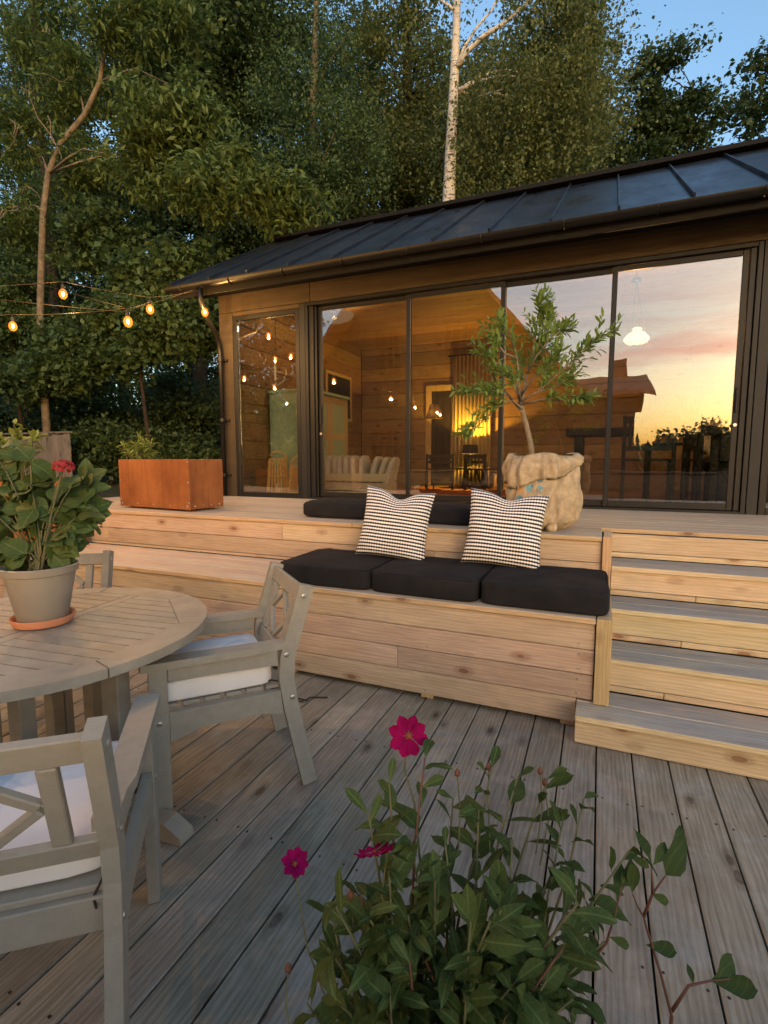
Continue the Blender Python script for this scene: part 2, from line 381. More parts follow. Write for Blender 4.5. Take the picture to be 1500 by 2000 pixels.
def glassmat():
    m, nt, b = newmat('coated_glass'); nt.nodes.remove(b)
    geo = N(nt, 'ShaderNodeNewGeometry'); dp_ = N(nt, 'ShaderNodeVectorMath', operation='DOT_PRODUCT')
    nt.links.new(geo.outputs['Incoming'], dp_.inputs[0]); nt.links.new(geo.outputs['Normal'], dp_.inputs[1])
    cs = mth(nt, 'SUBTRACT', 1., mth(nt, 'ABSOLUTE', dp_.outputs['Value']), True)
    refl = mth(nt, 'ADD', mth(nt, 'MULTIPLY', mth(nt, 'POWER', cs, 5.), .77), .23)        # Schlick, coated pane
    n = noise(nt, coords(nt, (1, 1, 1)), 1.7, 2)
    bp = N(nt, 'ShaderNodeBump'); bp.inputs['Strength'].default_value = .03; bp.inputs['Distance'].default_value = .05; nt.links.new(n, bp.inputs['Height'])
    gl = N(nt, 'ShaderNodeBsdfGlossy'); gl.inputs['Roughness'].default_value = 0; nt.links.new(bp.outputs[0], gl.inputs['Normal'])
    tr = N(nt, 'ShaderNodeBsdfTransparent'); tr.inputs[0].default_value = (.86, .88, .86, 1)
    ms = N(nt, 'ShaderNodeMixShader'); nt.links.new(refl, ms.inputs[0]); nt.links.new(tr.outputs[0], ms.inputs[1]); nt.links.new(gl.outputs[0], ms.inputs[2])
    nt.links.new(ms.outputs[0], nt.nodes['Material Output'].inputs[0]); return m
M['glass'] = glassmat()
M['lamp_linen'] = leafmat('lamp_linen', (.6, .5, .35), (.66, .55, .4), rough=.9, trans=.75)
def pillowmat():
    m, nt, b = newmat('patterned_pillow')
    t = N(nt, 'ShaderNodeTexCoord'); sx = N(nt, 'ShaderNodeSeparateXYZ'); nt.links.new(t.outputs['UV'], sx.inputs[0])
    f = mth(nt, 'ABSOLUTE', mth(nt, 'SUBTRACT', mth(nt, 'FRACT', mth(nt, 'MULTIPLY', sx.outputs[1], 21)), .5))
    g = mth(nt, 'ABSOLUTE', mth(nt, 'SUBTRACT', mth(nt, 'FRACT', mth(nt, 'MULTIPLY', sx.outputs[0], 28)), .5))
    k = mth(nt, 'LESS_THAN', f, mth(nt, 'ADD', mth(nt, 'MULTIPLY', g, .5), .13))
    nt.links.new(mix(nt, k, (.8, .79, .79), (.01, .01, .012)), b.inputs['Base Color']); b.inputs['Roughness'].default_value = .9
    b.inputs['Specular IOR Level'].default_value = .15
    bump(nt, b, noise(nt, coords(nt, (1, 1, 1)), 9, 3), .25, .02)
    return m
M['pillow'] = pillowmat()

# ------------------------------------------------------------------ ground and far country
def sst(a, b, x):
    t = min(1, max(0, (x - a) / (b - a))); return t * t * (3 - 2 * t)
def ground_z(x, y):
    z = -.16
    left = sst(-5.0, -6.6, x) * .95
    back = sst(8.9, 12, y) * 1.0 + max(0, y - 12) * .16
    z += max(left * sst(-1, 3.5, y), back) if y < 12 else max(left, back)
    if y < -12: z -= (min(-12 - y, 60)) * .06
    if y > 60: z = -.16 + 1 + 48 * .16
    if x < -6.5: z += sst(4, 14, y) * .6
    return z
xs = sorted(set([-900, -400, -150, -70, 70, 150, 400, 900] + list(range(-40, 41, 4)) + [-9, -8, -7, -6.6, -6.2, -5.8, -5.4, -5, -4.5]))
ys = sorted(set([-1200, -600, -300, -150, -100, -72, 60, 100, 300, 700] + list(range(-40, 60, 4)) + [-12, 2, 3, 5, 6, 7, 8.9, 9.6, 10.3, 11, 12]))
g = MB(); g.v = [(x, y, ground_z(x, y)) for y in ys for x in xs]; nx = len(xs)
g.f = [(j * nx + i, j * nx + i + 1, (j + 1) * nx + i + 1, (j + 1) * nx + i) for j in range(len(ys) - 1) for i in range(nx - 1)]
tag(g.build('ground', M['ground'], smooth=True, center=False), 'rough dark earth and grass around the terrace', None, None, 'structure')

# ------------------------------------------------------------------ lower deck
low = thing('lower_deck', 'weathered grey-brown deck of long boards in the foreground', None, (-1.5, 1, 0), kind='structure')
pitch, gx = .1482, P(1164.6, 1463.7, z=0).x
for k in range(-42, 17):
    jit = random.uniform(-.003, .003)
    board('deck_board', (gx + (k + .5) * pitch, .62 + jit * 8, -.014 + jit * .25), (pitch - .0065, 4.6, .028), M['deck'], low, b=.003)
for y in (-1.4, -.7, 0, .7, 1.4, 2.1, 2.75):
    board('joist', (-1.9, y, -.094), (8.4, .045, .128), M['dark_wood'], low, b=0)

pr = thing('shade_screen', 'waist-high plank parapet added out of view behind the camera to shade the near deck', 'screen', (0, -1.3, 0))  # added, never in view: blocks the low sunset glow from the near deck
for k in range(6): board('screen_plank', (-.7, -1.3, .12 + k * .165), (8.2, .03, .158), M['deck_x'], pr)
for x in (-4.6, -2.6, -.6, 1.4, 3.3): board('screen_post', (x, -1.365, .53), (.09, .09, 1.05), M['deck_x'], pr)
board('screen_cap', (-.7, -1.33, 1.07), (8.4, .15, .03), M['deck_x'], pr)

scw = MB()
for k in range(-42, 17):
    for y in (-.7, 0, .7, 1.4, 2.1):
        for dx in (.022, pitch - .03): scw.lathe([(.0042, -.002), (.0042, .0015), (0, .0012)], 6, (gx + k * pitch + dx + random.uniform(-.004, .004), y + random.uniform(-.006, .006), .0002))
tag(scw.build('deck_screws', M['screw'], low), kind='stuff')
# ------------------------------------------------------------------ built-in bench tier, upper deck, stairs
YB, ZB, YD, ZD = 2.62, .578, 3.24, .89               # bench front / bench top / back riser / upper deck
XL, XC = -5.3, .012
bench = thing('built_in_bench', 'long built-in pine bench tier with horizontal plank front below the upper deck', 'bench', (-2.6, 2.9, 0))
rows = [(.416, .545), (.288, .412), (.161, .284), (.031, .157)]
for i, (a, b_) in enumerate(rows):
    joints = [[XL, -1.9, XC], [XL, -2.6, XC], [XL, -3.2, -1.02, XC], [XL, -2.2, XC]][i]
    if i == 3: joints[-1] = -.062
    for x0, x1 in zip(joints, joints[1:]):
        board('front_plank', ((x0 + x1) / 2, YB + .011 + random.uniform(-.001, .001), (a + b_) / 2), (x1 - x0 - .002, .022, b_ - a), M['pine_x'], bench, b=.003)
for i in range(5):
    w = .1275
    board('seat_board', ((XL + XC) / 2, YB - .022 + w * (i + .5), ZB - .014), (XC - XL, w - .005, .028), M['top_x'], bench, b=.003)
for x in (-4.6, -3.6, -2.7, -1.75, -.85, -.1):
    board('support_block', (x, YB + .07, .0675), (.07, .09, .135), M['pine_z'], bench, b=.002)
    board('frame_post', (x, YB + .3, .274), (.07, .07, .548), M['pine_z'], bench, b=.002)
scb = MB()
for x in (-3.6, -2.7, -1.75, -.85, -.06):
    for a, b_ in rows:
        for z in (a + .025, b_ - .025): scb.lathe([(.0045, -.002), (.0045, .002), (0, .002)], 6, M=Matrix.Translation((x + random.uniform(-.006, .006), YB - .0015, z)) @ Matrix.Rotation(R(90), 4, 'X'))
tag(scb.build('bench_screws', M['steel'], bench), kind='stuff')
up = thing('upper_deck', 'raised pine deck in front of the glass cabin', None, (-1, 4.2, .0), kind='structure')
for i, (a, b_) in enumerate([(.733, .859), (.605, .729), (.5805, .601)]):
    joints = [[XL, -2.2, .03], [XL, -4.06, -1.0, .03], [XL, -3.0, .03]][i]
    for x0, x1 in zip(joints, joints[1:]):
        board('riser_plank', ((x0 + x1) / 2, YD + .011, (a + b_) / 2), (x1 - x0 - .002, .022, b_ - a), M['pine_x'], up, b=.003)
nb = 12; w0 = (5.0 - (YD - .022)) / nb
for i in range(nb):
    yc = YD - .022 + w0 * (i + .5)
    x1 = 3.4 if yc - w0 / 2 > 3.59 else .03
    cuts = [XL, -2.4 + (i % 3) * .7, x1] if x1 > 1 else [XL, -1.6 - (i % 2), x1]
    for a, b_ in zip(cuts, cuts[1:]):
        board('deck_board', ((a + b_) / 2, yc, ZD - .014 + random.uniform(-.0006, .0006)), (b_ - a - .003, w0 - .005, .028), M['updeck_x'], up, b=.003)
for x in (-5.2, -3.8, -2.4, -1.0, -.05):
    board('post', (x, 4.2, .35), (.09, .09, 1.02), M['pine_z'], up, b=.002)
    board('joist', (x, 4.13, .79), (.045, 1.7, .14), M['pine_y'], up, b=0)
st = thing('wooden_stairs', 'five wide pine steps with grey weathered treads leading up to the cabin', 'stairs', (1.4, 3.0, 0))
SX0, SX1 = .088, 3.2
YR = [2.476, 2.78, 3.06, 3.34, 3.62]; ZT = [.15, .335, .52, .705, ZD]
for k in range(5):
    x0 = -.06 if k == 0 else SX0
    zb = 0.004 if k == 0 else ZT[k - 1]
    zt = ZT[k] - .029
    if k == 0:
        board('riser_board', ((x0 + SX1) / 2, YR[0] + .012, (zb + zt) / 2), (SX1 - x0, .022, zt - zb - .002), M['stair_x'], st, b=.003)
        board('end_board', (x0 + .011, (YR[0] + 2.6) / 2 + .014, (zb + zt) / 2), (.02, 2.6 - YR[0] - .032, zt - zb - .004), M['pine_y'], st, b=.002)
    else:
        ws = .036
        cuts = [SX0, 1.9 - .2 * k, SX1] if k in (2,) else [SX0, SX1]
        for a, b_ in zip(cuts, cuts[1:]):
            board('riser_board', ((a + b_) / 2, YR[k] + .012, (zb + ws + zt) / 2 + .001), (b_ - a - .002, .022, zt - zb - ws - .003), M['stair_x'], st, b=.003)
        cuts = [SX0, .24 + .1 * k, SX1] if k in (1, 2, 3) else [SX0, SX1]
        for a, b_ in zip(cuts, cuts[1:]):
            board('kick_strip', ((a + b_) / 2, YR[k] + .015, zb + ws / 2 + .001), (b_ - a - .003, .02, ws - .004), M['stair_x'], st, b=.002)
    if k < 4:
        y0, y1 = YR[k] - .022, YR[k + 1] + .0
        h = (y1 - y0) / 2
        for j in range(2):
            board('tread_board', ((x0 + SX1) / 2, y0 + h * (j + .5), ZT[k] - .0145 + random.uniform(-.0005, .0005)), (SX1 - x0, h - .004, .028), M['stair_x'], st, b=.003)
board('edge_trim', ((XC + SX0) / 2 + .001, YB - .004, (.152 + ZB + .002) / 2), (SX0 - XC - .006, .036, ZB + .002 - .152), M['pine_z'], st, b=.003)
board('edge_trim', (.058, YD - .012, (.58 + ZD + .004) / 2), (.05, .034, ZD + .004 - .58), M['pine_z'], st, b=.003)
board('cheek_panel', (.052, 2.93, .366), (.066, .575, .424), M['pine_y'], st, b=.002)
board('cheek_panel', (.062, 3.42, .72), (.045, .31, .33), M['pine_y'], st, b=.002)

# ------------------------------------------------------------------ cabin
YF = 5.02; XW0, XW1 = -4.22, 3.4; YK = 8.7
cab = thing('glass_cabin', 'dark timber cabin with sliding glass front and black standing seam metal roof', 'cabin', (-.4, 6.8, 0))
def bx(name, x0, x1, y0, y1, z0, z1, mat, parent=cab, b=.003): return board(name, ((x0 + x1) / 2, (y0 + y1) / 2, (z0 + z1) / 2), (x1 - x0, y1 - y0, z1 - z0), mat, parent, b)
fw = node('front_wall', cab, (-.4, 5.05, 2))
bx('header_board', XW0, -2.98, YF - .02, YF + .06, 3.04, 3.3, M['cladding'], fw)
bx('header_board', -2.976, 1.16, YF - .02, YF + .06, 3.04, 3.3, M['cladding'], fw)
bx('header_board', 1.164, XW1, YF - .02, YF + .06, 3.04, 3.3, M['cladding'], fw)
bx('corner_board', XW0, -4.03, YF - .02, YF + .06, .87, 3.036, M['cladding'], fw)
bx('mullion_post', -3.115, -3.045, YF - .024, YF + .06, .87, 3.036, M['jamb'], fw)
bx('mullion_post', 1.115, 1.19, YF - .03, YF + .06, .87, 3.036, M['jamb'], fw)
bx('sill_beam', XW0, XW1, YF - .01, YF + .1, .7, .868, M['jamb'], fw)
bx('end_post', 3.2, XW1, YF - .02, YF + .06, .87, 3.036, M['cladding'], fw)
def frame(parent, x0, x1, z0, z1, y0, y1, w, wb=None, mat='black_metal'):
    wb = wb or w
    for nm, a in (('stile', (x0, x0 + w, y0, y1, z0, z1)), ('stile', (x1 - w, x1, y0, y1, z0, z1)), ('rail', (x0 + w + .001, x1 - w - .001, y0, y1, z0, z0 + wb)), ('rail', (x0 + w + .001, x1 - w - .001, y0, y1, z1 - w, z1))):
        bx(nm, *a, M[mat], parent, .003)
def pane(parent, x0, x1, z0, z1, y):
    o = MB().box(((x0 + x1) / 2, y, (z0 + z1) / 2), (x1 - x0, .006, z1 - z0)).build('glass_pane', M['glass'], parent); return o
wdw = node('fixed_window', cab, (-3.57, YF, 1.9)); frame(wdw, -4.025, -3.12, .872, 2.99, YF - .02, YF + .04, .05, .075); bx('head_trim', -4.025, -3.12, YF - .018, YF + .04, 2.993, 3.036, M['cladding'], wdw, .002)
pane(wdw, -3.97, -3.17, .94, 2.945, YF + .012)
sdr = node('sliding_door', cab, (-1, YF, 1.9))
frame(sdr, -3.04, 1.11, .872, 3.032, YF - .03, YF + .1, .035, .04)
bx('jamb_profile', -3.0, -2.945, YF - .012, YF + .09, .914, 2.994, M['black_metal'], sdr); bx('jamb_profile', -2.94, -2.915, YF + .004, YF + .09, .914, 2.994, M['gutter'], sdr)
bx('jamb_profile', 1.03, 1.07, YF - .012, YF + .09, .914, 2.994, M['black_metal'], sdr)
edges = [-2.91, -1.85, -.9, .055, 1.025]
for i in range(4):
    a, b_ = edges[i] - (.02 if i else 0), edges[i + 1] + (.02 if i < 3 else 0)
    yo = (.05, .016, .05, .016)[i]
    pn = node('door_panel', cab, ((a + b_) / 2, YF + yo, 1.9))
    frame(pn, a, b_, .916, 2.992, YF + yo - .014, YF + yo + .014, .042, .055)
    pane(pn, a + .04, b_ - .04, .968, 2.952, YF + yo)
    if i in (0, 3):
        hx = a + .021 if i == 0 else b_ - .021
        board('handle', (hx, YF + yo - .026, 1.82), (.018, .02, .2), M['black_metal'], pn, b=.004)
        MB().lathe([(.001, -.004), (.014, -.004), (.014, .004), (.001, .004)], 16, M=Matrix.Translation((hx, YF + yo - .02, 1.62)) @ Matrix.Rotation(R(90), 4, 'X')).build('lock', M['steel'], pn)
w2 = node('fixed_window', cab, (2.2, YF, 1.9)); frame(w2, 1.2, 3.19, .872, 3.03, YF - .02, YF + .04, .05, .075); pane(w2, 1.25, 3.14, .94, 2.98, YF + .012)
# interior shell: planks on three walls, ceiling, floor
for nm, x, mat in (('left_wall', XW0 + .1, 'log_y'), ('right_wall', XW1 - .1, 'log_y')):
    wl = node(nm, cab, (x, 6.9, 2)); sg = 1 if nm[0] == 'l' else -1
    bx('outer_cladding', x - sg * .1, x - sg * .02, YF + .065, YK + .1, .2, 3.3, M['cladding'], wl)
    for k in range(11):
        z0 = .872 + k * .232
        bx('wall_plank', x - .018, x + .018 + random.uniform(-.004, .004), YF + .11, YK - .03, z0, z0 + .226, M[mat], wl, .006)
    bx('corner_trim', x - .03, x + .05, YF + .062, YF + .106, .872, 3.3, M['light_wood'], wl)
bw = node('back_wall', cab, (-.4, YK, 2)); bx('outer_cladding', XW0, XW1, YK + .03, YK + .1, .2, 3.3, M['cladding'], bw)
for k in range(11):
    z0 = .872 + k * .232
    cuts = [XW0 + .12, random.uniform(-2.5, -1), random.uniform(.2, 2), XW1 - .12]
    for a, b_ in zip(cuts, cuts[1:]): bx('wall_plank', a, b_ - .003, YK - .018, YK + .018 + random.uniform(-.004, .004), z0, z0 + .226, M['log_x'], bw, .006)
fl = node('floor', cab, (-.4, 6.9, .86))
for k in range(18):
    bx('floor_board', XW0 + .12, XW1 - .12, YF + .105 + k * .2, YF + .302 + k * .2, .842, .87, M['log_x'], fl, .002)
ce = node('ceiling', cab, (-.4, 6.9, 3.33))
for k in range(18):
    bx('ceiling_board', XW0 + .12, XW1 - .12, YF + .105 + k * .2, YF + .302 + k * .2, 3.31, 3.33, M['log_x'], ce, .003)
# roof: sheets between standing seams on both slopes
EY, EZ, RY, RZ, RX0, RX1 = 4.55, 3.25, 6.67, 4.5, -4.5, 3.9
roof = node('roof', cab, (-.3, RY, 4))
sl_ = (RZ - EZ) / (RY - EY); ang = math.atan(sl_); Lr = math.hypot(RZ - EZ, RY - EY)
seams = [RX0] + [-3.96 + .502 * k for k in range(16)] + [RX1]
seams = [s for s in seams if s <= RX1]
for side in (1, -1):
    for i in range(len(seams) - 1):
        a, b_ = seams[i], seams[i + 1]
        cy = (EY + RY) / 2 if side == 1 else RY + (RY - EY) / 2
        board('roof_sheet', ((a + b_) / 2, cy, (EZ + RZ) / 2), (b_ - a - .004, Lr, .012), M['roof'], roof, b=.001, rot=(ang * side, 0, 0))
    for s in seams:
        nrm = Vector((0, -math.sin(ang) * side, math.cos(ang)))
        cy = (EY + RY) / 2 if side == 1 else RY + (RY - EY) / 2
        board('standing_seam', Vector((s, cy, (EZ + RZ) / 2)) + nrm * .021, (.018, Lr - .01, .034), M['roof'], roof, b=.003, rot=(ang * side, 0, 0))
bx('ridge_cap', RX0, RX1, RY - .11, RY + .11, RZ + .012, RZ + .06, M['soffit'], roof)
bx('ridge_cap', RX0 + .9, RX1, RY - .06, RY + .06, RZ + .062, RZ + .085, M['roof'], roof)
bx('fascia', RX0, RX1, EY + .03, EY + .05, EZ - .13, EZ + .012, M['soffit'], cab)
bx('soffit', RX0, RX1, EY + .052, YF - .022, EZ - .012, EZ + .012, M['soffit'], cab)
for x in (XW0 + .01, XW1 - .01):
    MB().prism([(YF, 3.302), (YK + .1, 3.302), (RY, RZ - .06)], x, x + (.05 if x < 0 else -.05), 'x').build('gable', M['cladding'], cab)
# gutter, brackets and downpipe
gut = node('gutter', cab, (-.3, EY, 3.15))
gm = MB(); prof = []
for k in range(9):
    a = math.pi + math.pi * k / 8; prof.append((EY - .035 + .052 * math.cos(a), EZ - .03 + .052 * math.sin(a)))
prof += [(EY - .035 + .047 * math.cos(math.pi * 2 - math.pi * k / 8), EZ - .03 + .047 * math.sin(math.pi * 2 - math.pi * k / 8)) for k in range(9)]
n = len(prof); gm.add([(RX0 - .02, *p) for p in prof] + [(RX1, *p) for p in prof], [(i, (i + 1) % n, n + (i + 1) % n, n + i) for i in range(n)] + [tuple(range(n))[::-1], tuple(range(n, 2 * n))])
gm.build('trough', M['gutter'], gut, smooth=40)
for k in range(13):
    x = -4.3 + k * .66
    MB().tube([(x, EY - .035 + .057 * math.cos(math.pi + math.pi * j / 8), EZ - .03 + .057 * math.sin(math.pi + math.pi * j / 8)) for j in range(9)], .006, 5).build('bracket', M['gutter'], gut)
dp = node('downpipe', cab, (-4.17, YF - .07, 2))
pp = [(-4.05, EY - .035, EZ - .08), (-4.05, EY - .035, EZ - .2), (-4.07, EY + .04, EZ - .32), (-4.16, YF - .16, 2.79), (-4.175, YF - .085, 2.68), (-4.17, YF - .075, 2.58), (-4.17, YF - .075, .905)]
MB().tube(pp, .028, 12).build('pipe', M['gutter'], dp, smooth=True)
for z in (2.5, 1.8, 1.15):
    MB().lathe([(.036, -.018), (.042, -.018), (.042, .018), (.036, .018)], 16, (-4.17, YF - .075, z)).build('pipe_collar', M['gutter'], dp)
    bx('bracket', -4.18, -4.10, YF - .05, YF - .021, z - .012, z + .012, M['jamb'], dp)

# ------------------------------------------------------------------ soft goods
def cushion_mesh(lx, ly, lz, puff=.02, n=14, e=5., seed=0):
    """rounded, slightly puffed box as a closed mesh around the origin, its flat underside at z=0"""
    mb = MB(); rng = random.Random(seed); vs = []; rows = 2 * n
    ph = [rng.uniform(0, 6.28) for _ in range(4)]
    def sp(c, k): return math.copysign(abs(c) ** k, c)
    for i in range(rows + 1):
        v = -math.pi / 2 + math.pi * i / rows
        for j in range(4 * n):
            u = 2 * math.pi * j / (4 * n)
            x = sp(math.cos(v), 2 / e) * sp(math.cos(u), 2 / e); y = sp(math.cos(v), 2 / e) * sp(math.sin(u), 2 / e); z = sp(math.sin(v), 2 / e)
            bulge = (1 - x * x) * (1 - y * y)
            zz = z * lz / 2 * (1 + (puff / lz * 2) * bulge) if z > 0 else z * lz / 2
            w = .0035 * (math.sin(9 * x + ph[0]) * math.sin(7 * y + ph[1]) + .6 * math.sin(15 * y + ph[2] + 4 * x) + .5 * math.sin(24 * x - 9 * y + ph[3]) * abs(y) ** 3)
            vs.append((x * lx / 2 + w * .6, y * ly / 2 + w * .6, zz + lz / 2 + (w if z > 0 else 0)))
    m = 4 * n
    mb.v = vs; mb.f = [(i * m + j, i * m + (j + 1) % m, (i + 1) * m + (j + 1) % m, (i + 1) * m + j) for i in range(rows) for j in range(m)]
    return mb
def piping(o, size, e, lat, mat, r=.0035):
    n = 56; q = []
    def sp(c, k): return math.copysign(abs(c) ** k, c)
    cv = abs(math.cos(lat)) ** (2 / e); zz = sp(math.sin(lat), 2 / e)
    for j in range(n + 1):
        u = 2 * math.pi * j / n; q.append((cv * sp(math.cos(u), 2 / e) * size[0] / 2, cv * sp(math.sin(u), 2 / e) * size[1] / 2, size[2] / 2 * (1 + zz)))
    MB().tube(q, r, 5, cap=False).build('piping', mat, o, world=False, smooth=True)
def cushion(name, label, loc, size, mat, rz=0, cat='cushion', group=None, seed=0, puff=.02, e=5.):
    mb = cushion_mesh(*size, puff=puff, seed=seed, e=e); o = mb.build(name, mat, None, smooth=True, center=False); o.location = loc; o.rotation_euler = (0, 0, rz)
    piping(o, size, e, .55, mat); piping(o, size, e, -.55, mat)
    return tag(o, label, cat, group)
BG = 'black seat cushions on the bench'
w = .637
for k, lb in enumerate(('black canvas seat cushion on the bench, the leftmost of three, behind the grey chair', 'black canvas seat cushion on the bench, the middle of the row of three', 'black canvas seat cushion on the bench, the one against the stairs')):
    o = cushion('seat_cushion', lb, (-1.53 + (w + .004) * k, YB + .3, ZB + .0005), (w, .575, .125), M['black_fabric'], R((1.2, -.8, .4)[k]), group=BG, seed=k, puff=.012, e=11.)
cushion('back_cushion', 'long black cushion lying on the upper deck edge, the left one behind the pillow', (-1.79, 3.62, ZD + .0005), (.74, .42, .125), M['black_fabric'], R(2), group='black cushions on the upper deck edge', seed=5, e=6.)
cushion('back_cushion', 'long black cushion lying on the upper deck edge, the right one beside the burlap sack', (-1.08, 3.59, ZD + .0005), (.66, .42, .12), M['black_fabric'], R(-2), group='black cushions on the upper deck edge', seed=6, e=6.)
def pillow(label, base, rz, lean, roll, seed, notch):
    mb = MB(); n = 26; vs = []; uv = []; idx = {}; h = .235; rng = random.Random(seed); p = [rng.uniform(0, 6) for _ in range(4)]
    for s_ in (1, -1):
        for i in range(n + 1):
            for j in range(n + 1):
                edge = i in (0, n) or j in (0, n)
                if s_ < 0 and edge: idx[s_, i, j] = idx[1, i, j]; continue
                u, v = i / n * 2 - 1, j / n * 2 - 1
                pin = 1 - .085 * (1 - v * v) * abs(u) ** 3 ; pin2 = 1 - .07 * (1 - u * u) * abs(v) ** 3
                x, z = u * h * pin, v * h * pin2
                if v > .2: z -= notch * math.exp(-((u - .02) / .34) ** 2) * ((v - .2) / .8) ** 1.5
                t = max(0, (1 - u ** 4) * (1 - v ** 4)) ** .6 * .068
                t *= 1 - .45 * math.exp(-(u / .25) ** 2) * max(0, v) 
                wv = .005 * (math.sin(6 * u + p[0] + 3 * v) + math.sin(9 * v + p[1] - 2 * u)) * min(1, t / .02)
                idx[s_, i, j] = len(vs); vs.append((x, -s_ * (t + wv), z + h)); uv.append((i / n, j / n))
    for s_ in (1, -1):
        for i in range(n):
            for j in range(n):
                f = (idx[s_, i, j], idx[s_, i + 1, j], idx[s_, i + 1, j + 1], idx[s_, i, j + 1]); mb.f.append(f if s_ > 0 else f[::-1])
    mb.v = vs; mb.uv = uv
    o = mb.build('patterned_pillow', M['pillow'], None, smooth=True, center=False); o.location = base; o.rotation_euler = (lean, roll, rz)
    return tag(o, label, 'pillow', 'black and white patterned pillows')
pillow('black and white patterned pillow, the left one, leaning between two bench cushions', (-1.235, 3.02, .698), R(8), R(-17), R(6), 1, .055)
pillow('black and white patterned pillow, the right one, leaning below the burlap sack', (-.53, 3.04, .698), R(6), R(-17), R(5), 2, .04)

# ------------------------------------------------------------------ corten planters
def planter(name, label, c, size, rz, plant):
    t = thing(name, label, 'planter', c, rz, 'rusty steel planters'); lx, ly, lz = size; th = .006
    for nm, cc, d in (('side_panel', (0, -ly / 2, lz / 2 + .018), (lx, th, lz)), ('side_panel', (0, ly / 2, lz / 2 + .018), (lx, th, lz)), ('side_panel', (-lx / 2 + .004, 0, lz / 2 + .018), (th, ly - .008, lz - .002)), ('side_panel', (lx / 2 - .004, 0, lz / 2 + .018), (th, ly - .008, lz - .002))):
        board(nm, cc, d, M['corten'], t, b=.001, world=False)
    board('bottom_panel', (0, 0, .024), (lx - .02, ly - .02, .01), M['corten'], t, b=.001, world=False)
    for x in (-1, 1):
        for y in (-1, 1): board('foot', (x * (lx / 2 - .1), y * (ly / 2 - .08), .0095), (.08, .05, .019), M['corten'], t, b=.001, world=False)
    board('soil', (0, 0, lz - .03), (lx - .02, ly - .02, .06), M['soil'], t, b=.01, world=False)
    for x in np.linspace(-lx / 2 + .03, lx / 2 - .03, 5):
        MB().lathe([(.008, 0), (.006, .004), (.0, .005)], 8, M=Matrix.Translation((x, -ly / 2 - th / 2, .045)) @ Matrix.Rotation(R(90), 4, 'X')).build('rivet', M['steel'], t, world=False)
    for z in np.linspace(.06, lz - .02, 3):
        for x in (lx / 2 - .012, -lx / 2 + .012):
            MB().lathe([(.008, 0), (.006, .004), (.0, .005)], 8, M=Matrix.Translation((x, -ly / 2 - th / 2, z + .018)) @ Matrix.Rotation(R(90), 4, 'X')).build('rivet', M['steel'], t, world=False)
    for y in np.linspace(-ly / 2 + .05, ly / 2 - .05, 4):
        MB().lathe([(.008, 0), (.006, .004), (.0, .005)], 8, M=Matrix.Translation((lx / 2, y, .045)) @ Matrix.Rotation(R(90), 4, 'Y')).build('rivet', M['steel'], t, world=False)
    return t
PLX, PLY = .92, .38
a_, b_ = P(237, 982, z=.905), P(372, 997, z=.905); c_ = P(436, 987, z=.905)
pl_rz = R(-5); dirx = Vector((math.cos(pl_rz), math.sin(pl_rz), 0)); diry = Vector((-dirx.y, dirx.x, 0))
pc = b_ - dirx * (PLX / 2) + diry * (PLY / 2); pc.z = ZD + .0005
planter('corten_planter', 'rusty orange steel planter box on the upper deck beside the downpipe', pc, (PLX, PLY, .43), pl_rz, None)
pc2 = Vector((-4.7, 2.93, ZB + .0005))
planter('corten_planter', 'rusty steel planter half hidden behind the potted hydrangea', pc2, (.95, .46, .57), R(0), None)

# ------------------------------------------------------------------ leaves as parts
def leaf_mesh(name, mat, l, w, nseg=5, curl=.25, fold=.25, shape='ovate', wave=0.0, seed=0):
    """leaf lying along +x from its base at the origin, normal +z"""
    rng = random.Random(seed); mb = MB(); ph = rng.uniform(0, 6)
    for i in range(nseg + 1):
        t = i / nseg
        ww = {'ovate': math.sin(math.pi * t ** .75) ** .8, 'lance': math.sin(math.pi * t) ** .75, 'spoon': math.sin(math.pi * t ** 1.5) ** .8}[shape] * w / 2 + (.0008 if 0 < t < 1 else .0004)
        x = l * t * (1 - .1 * curl * t); z = -curl * l * t * t * .55
        wv = wave * math.sin(9 * t + ph)
        mb.v += [(x, ww, z + fold * ww + wv * w), (x, 0, z), (x, -ww, z + fold * ww - wv * w)]
        if i: k = 3 * i; mb.f += [(k - 3, k - 2, k + 1, k), (k - 2, k - 1, k + 2, k + 1)]
    o = mb.build(name, mat, None, smooth=True, center=False); me = o.data; bpy.data.objects.remove(o)
    return me
def orient(base, direction, up=(0, 0, 1), s=1.0, twist=0):
    x = Vector(direction).normalized(); z = Vector(up); z = (z - x * z.dot(x))
    if z.length < 1e-3: z = Vector((1, 0, 0)) - x * x.x
    z.normalize(); y = z.cross(x)
    m = Matrix((x, y, z)).transposed().to_4x4()
    return Matrix.Translation(Vector(base)) @ m @ Matrix.Rotation(twist, 4, 'X') @ Matrix.Scale(s, 4)
def put_leaves(parent, meshes, mats, limit=300, name='leaf'):
    """mats: world matrices; the ones nearest to the camera become parts of their own, the rest one joined part"""
    base = wloc(parent)
    mats = sorted(mats, key=lambda m: (m.translation - CAM).length)
    for k, m in enumerate(mats[:limit]):
        o = bpy.data.objects.new(name, meshes[k % len(meshes)]); link(o, parent); o.matrix_local = Matrix.Translation(-base) @ m
    if len(mats) > limit:
        mb = MB()
        for k, m in enumerate(mats[limit:]):
            me = meshes[k % len(meshes)]; mb.add([v.co for v in me.vertices], [tuple(p.vertices) for p in me.polygons], m)
        tag(mb.build('small_leaves', meshes[0].materials[0], parent, smooth=True), kind='stuff')
def rv(a=1.0): return Vector((random.gauss(0, 1), random.gauss(0, 1), random.gauss(0, 1))).normalized() * a

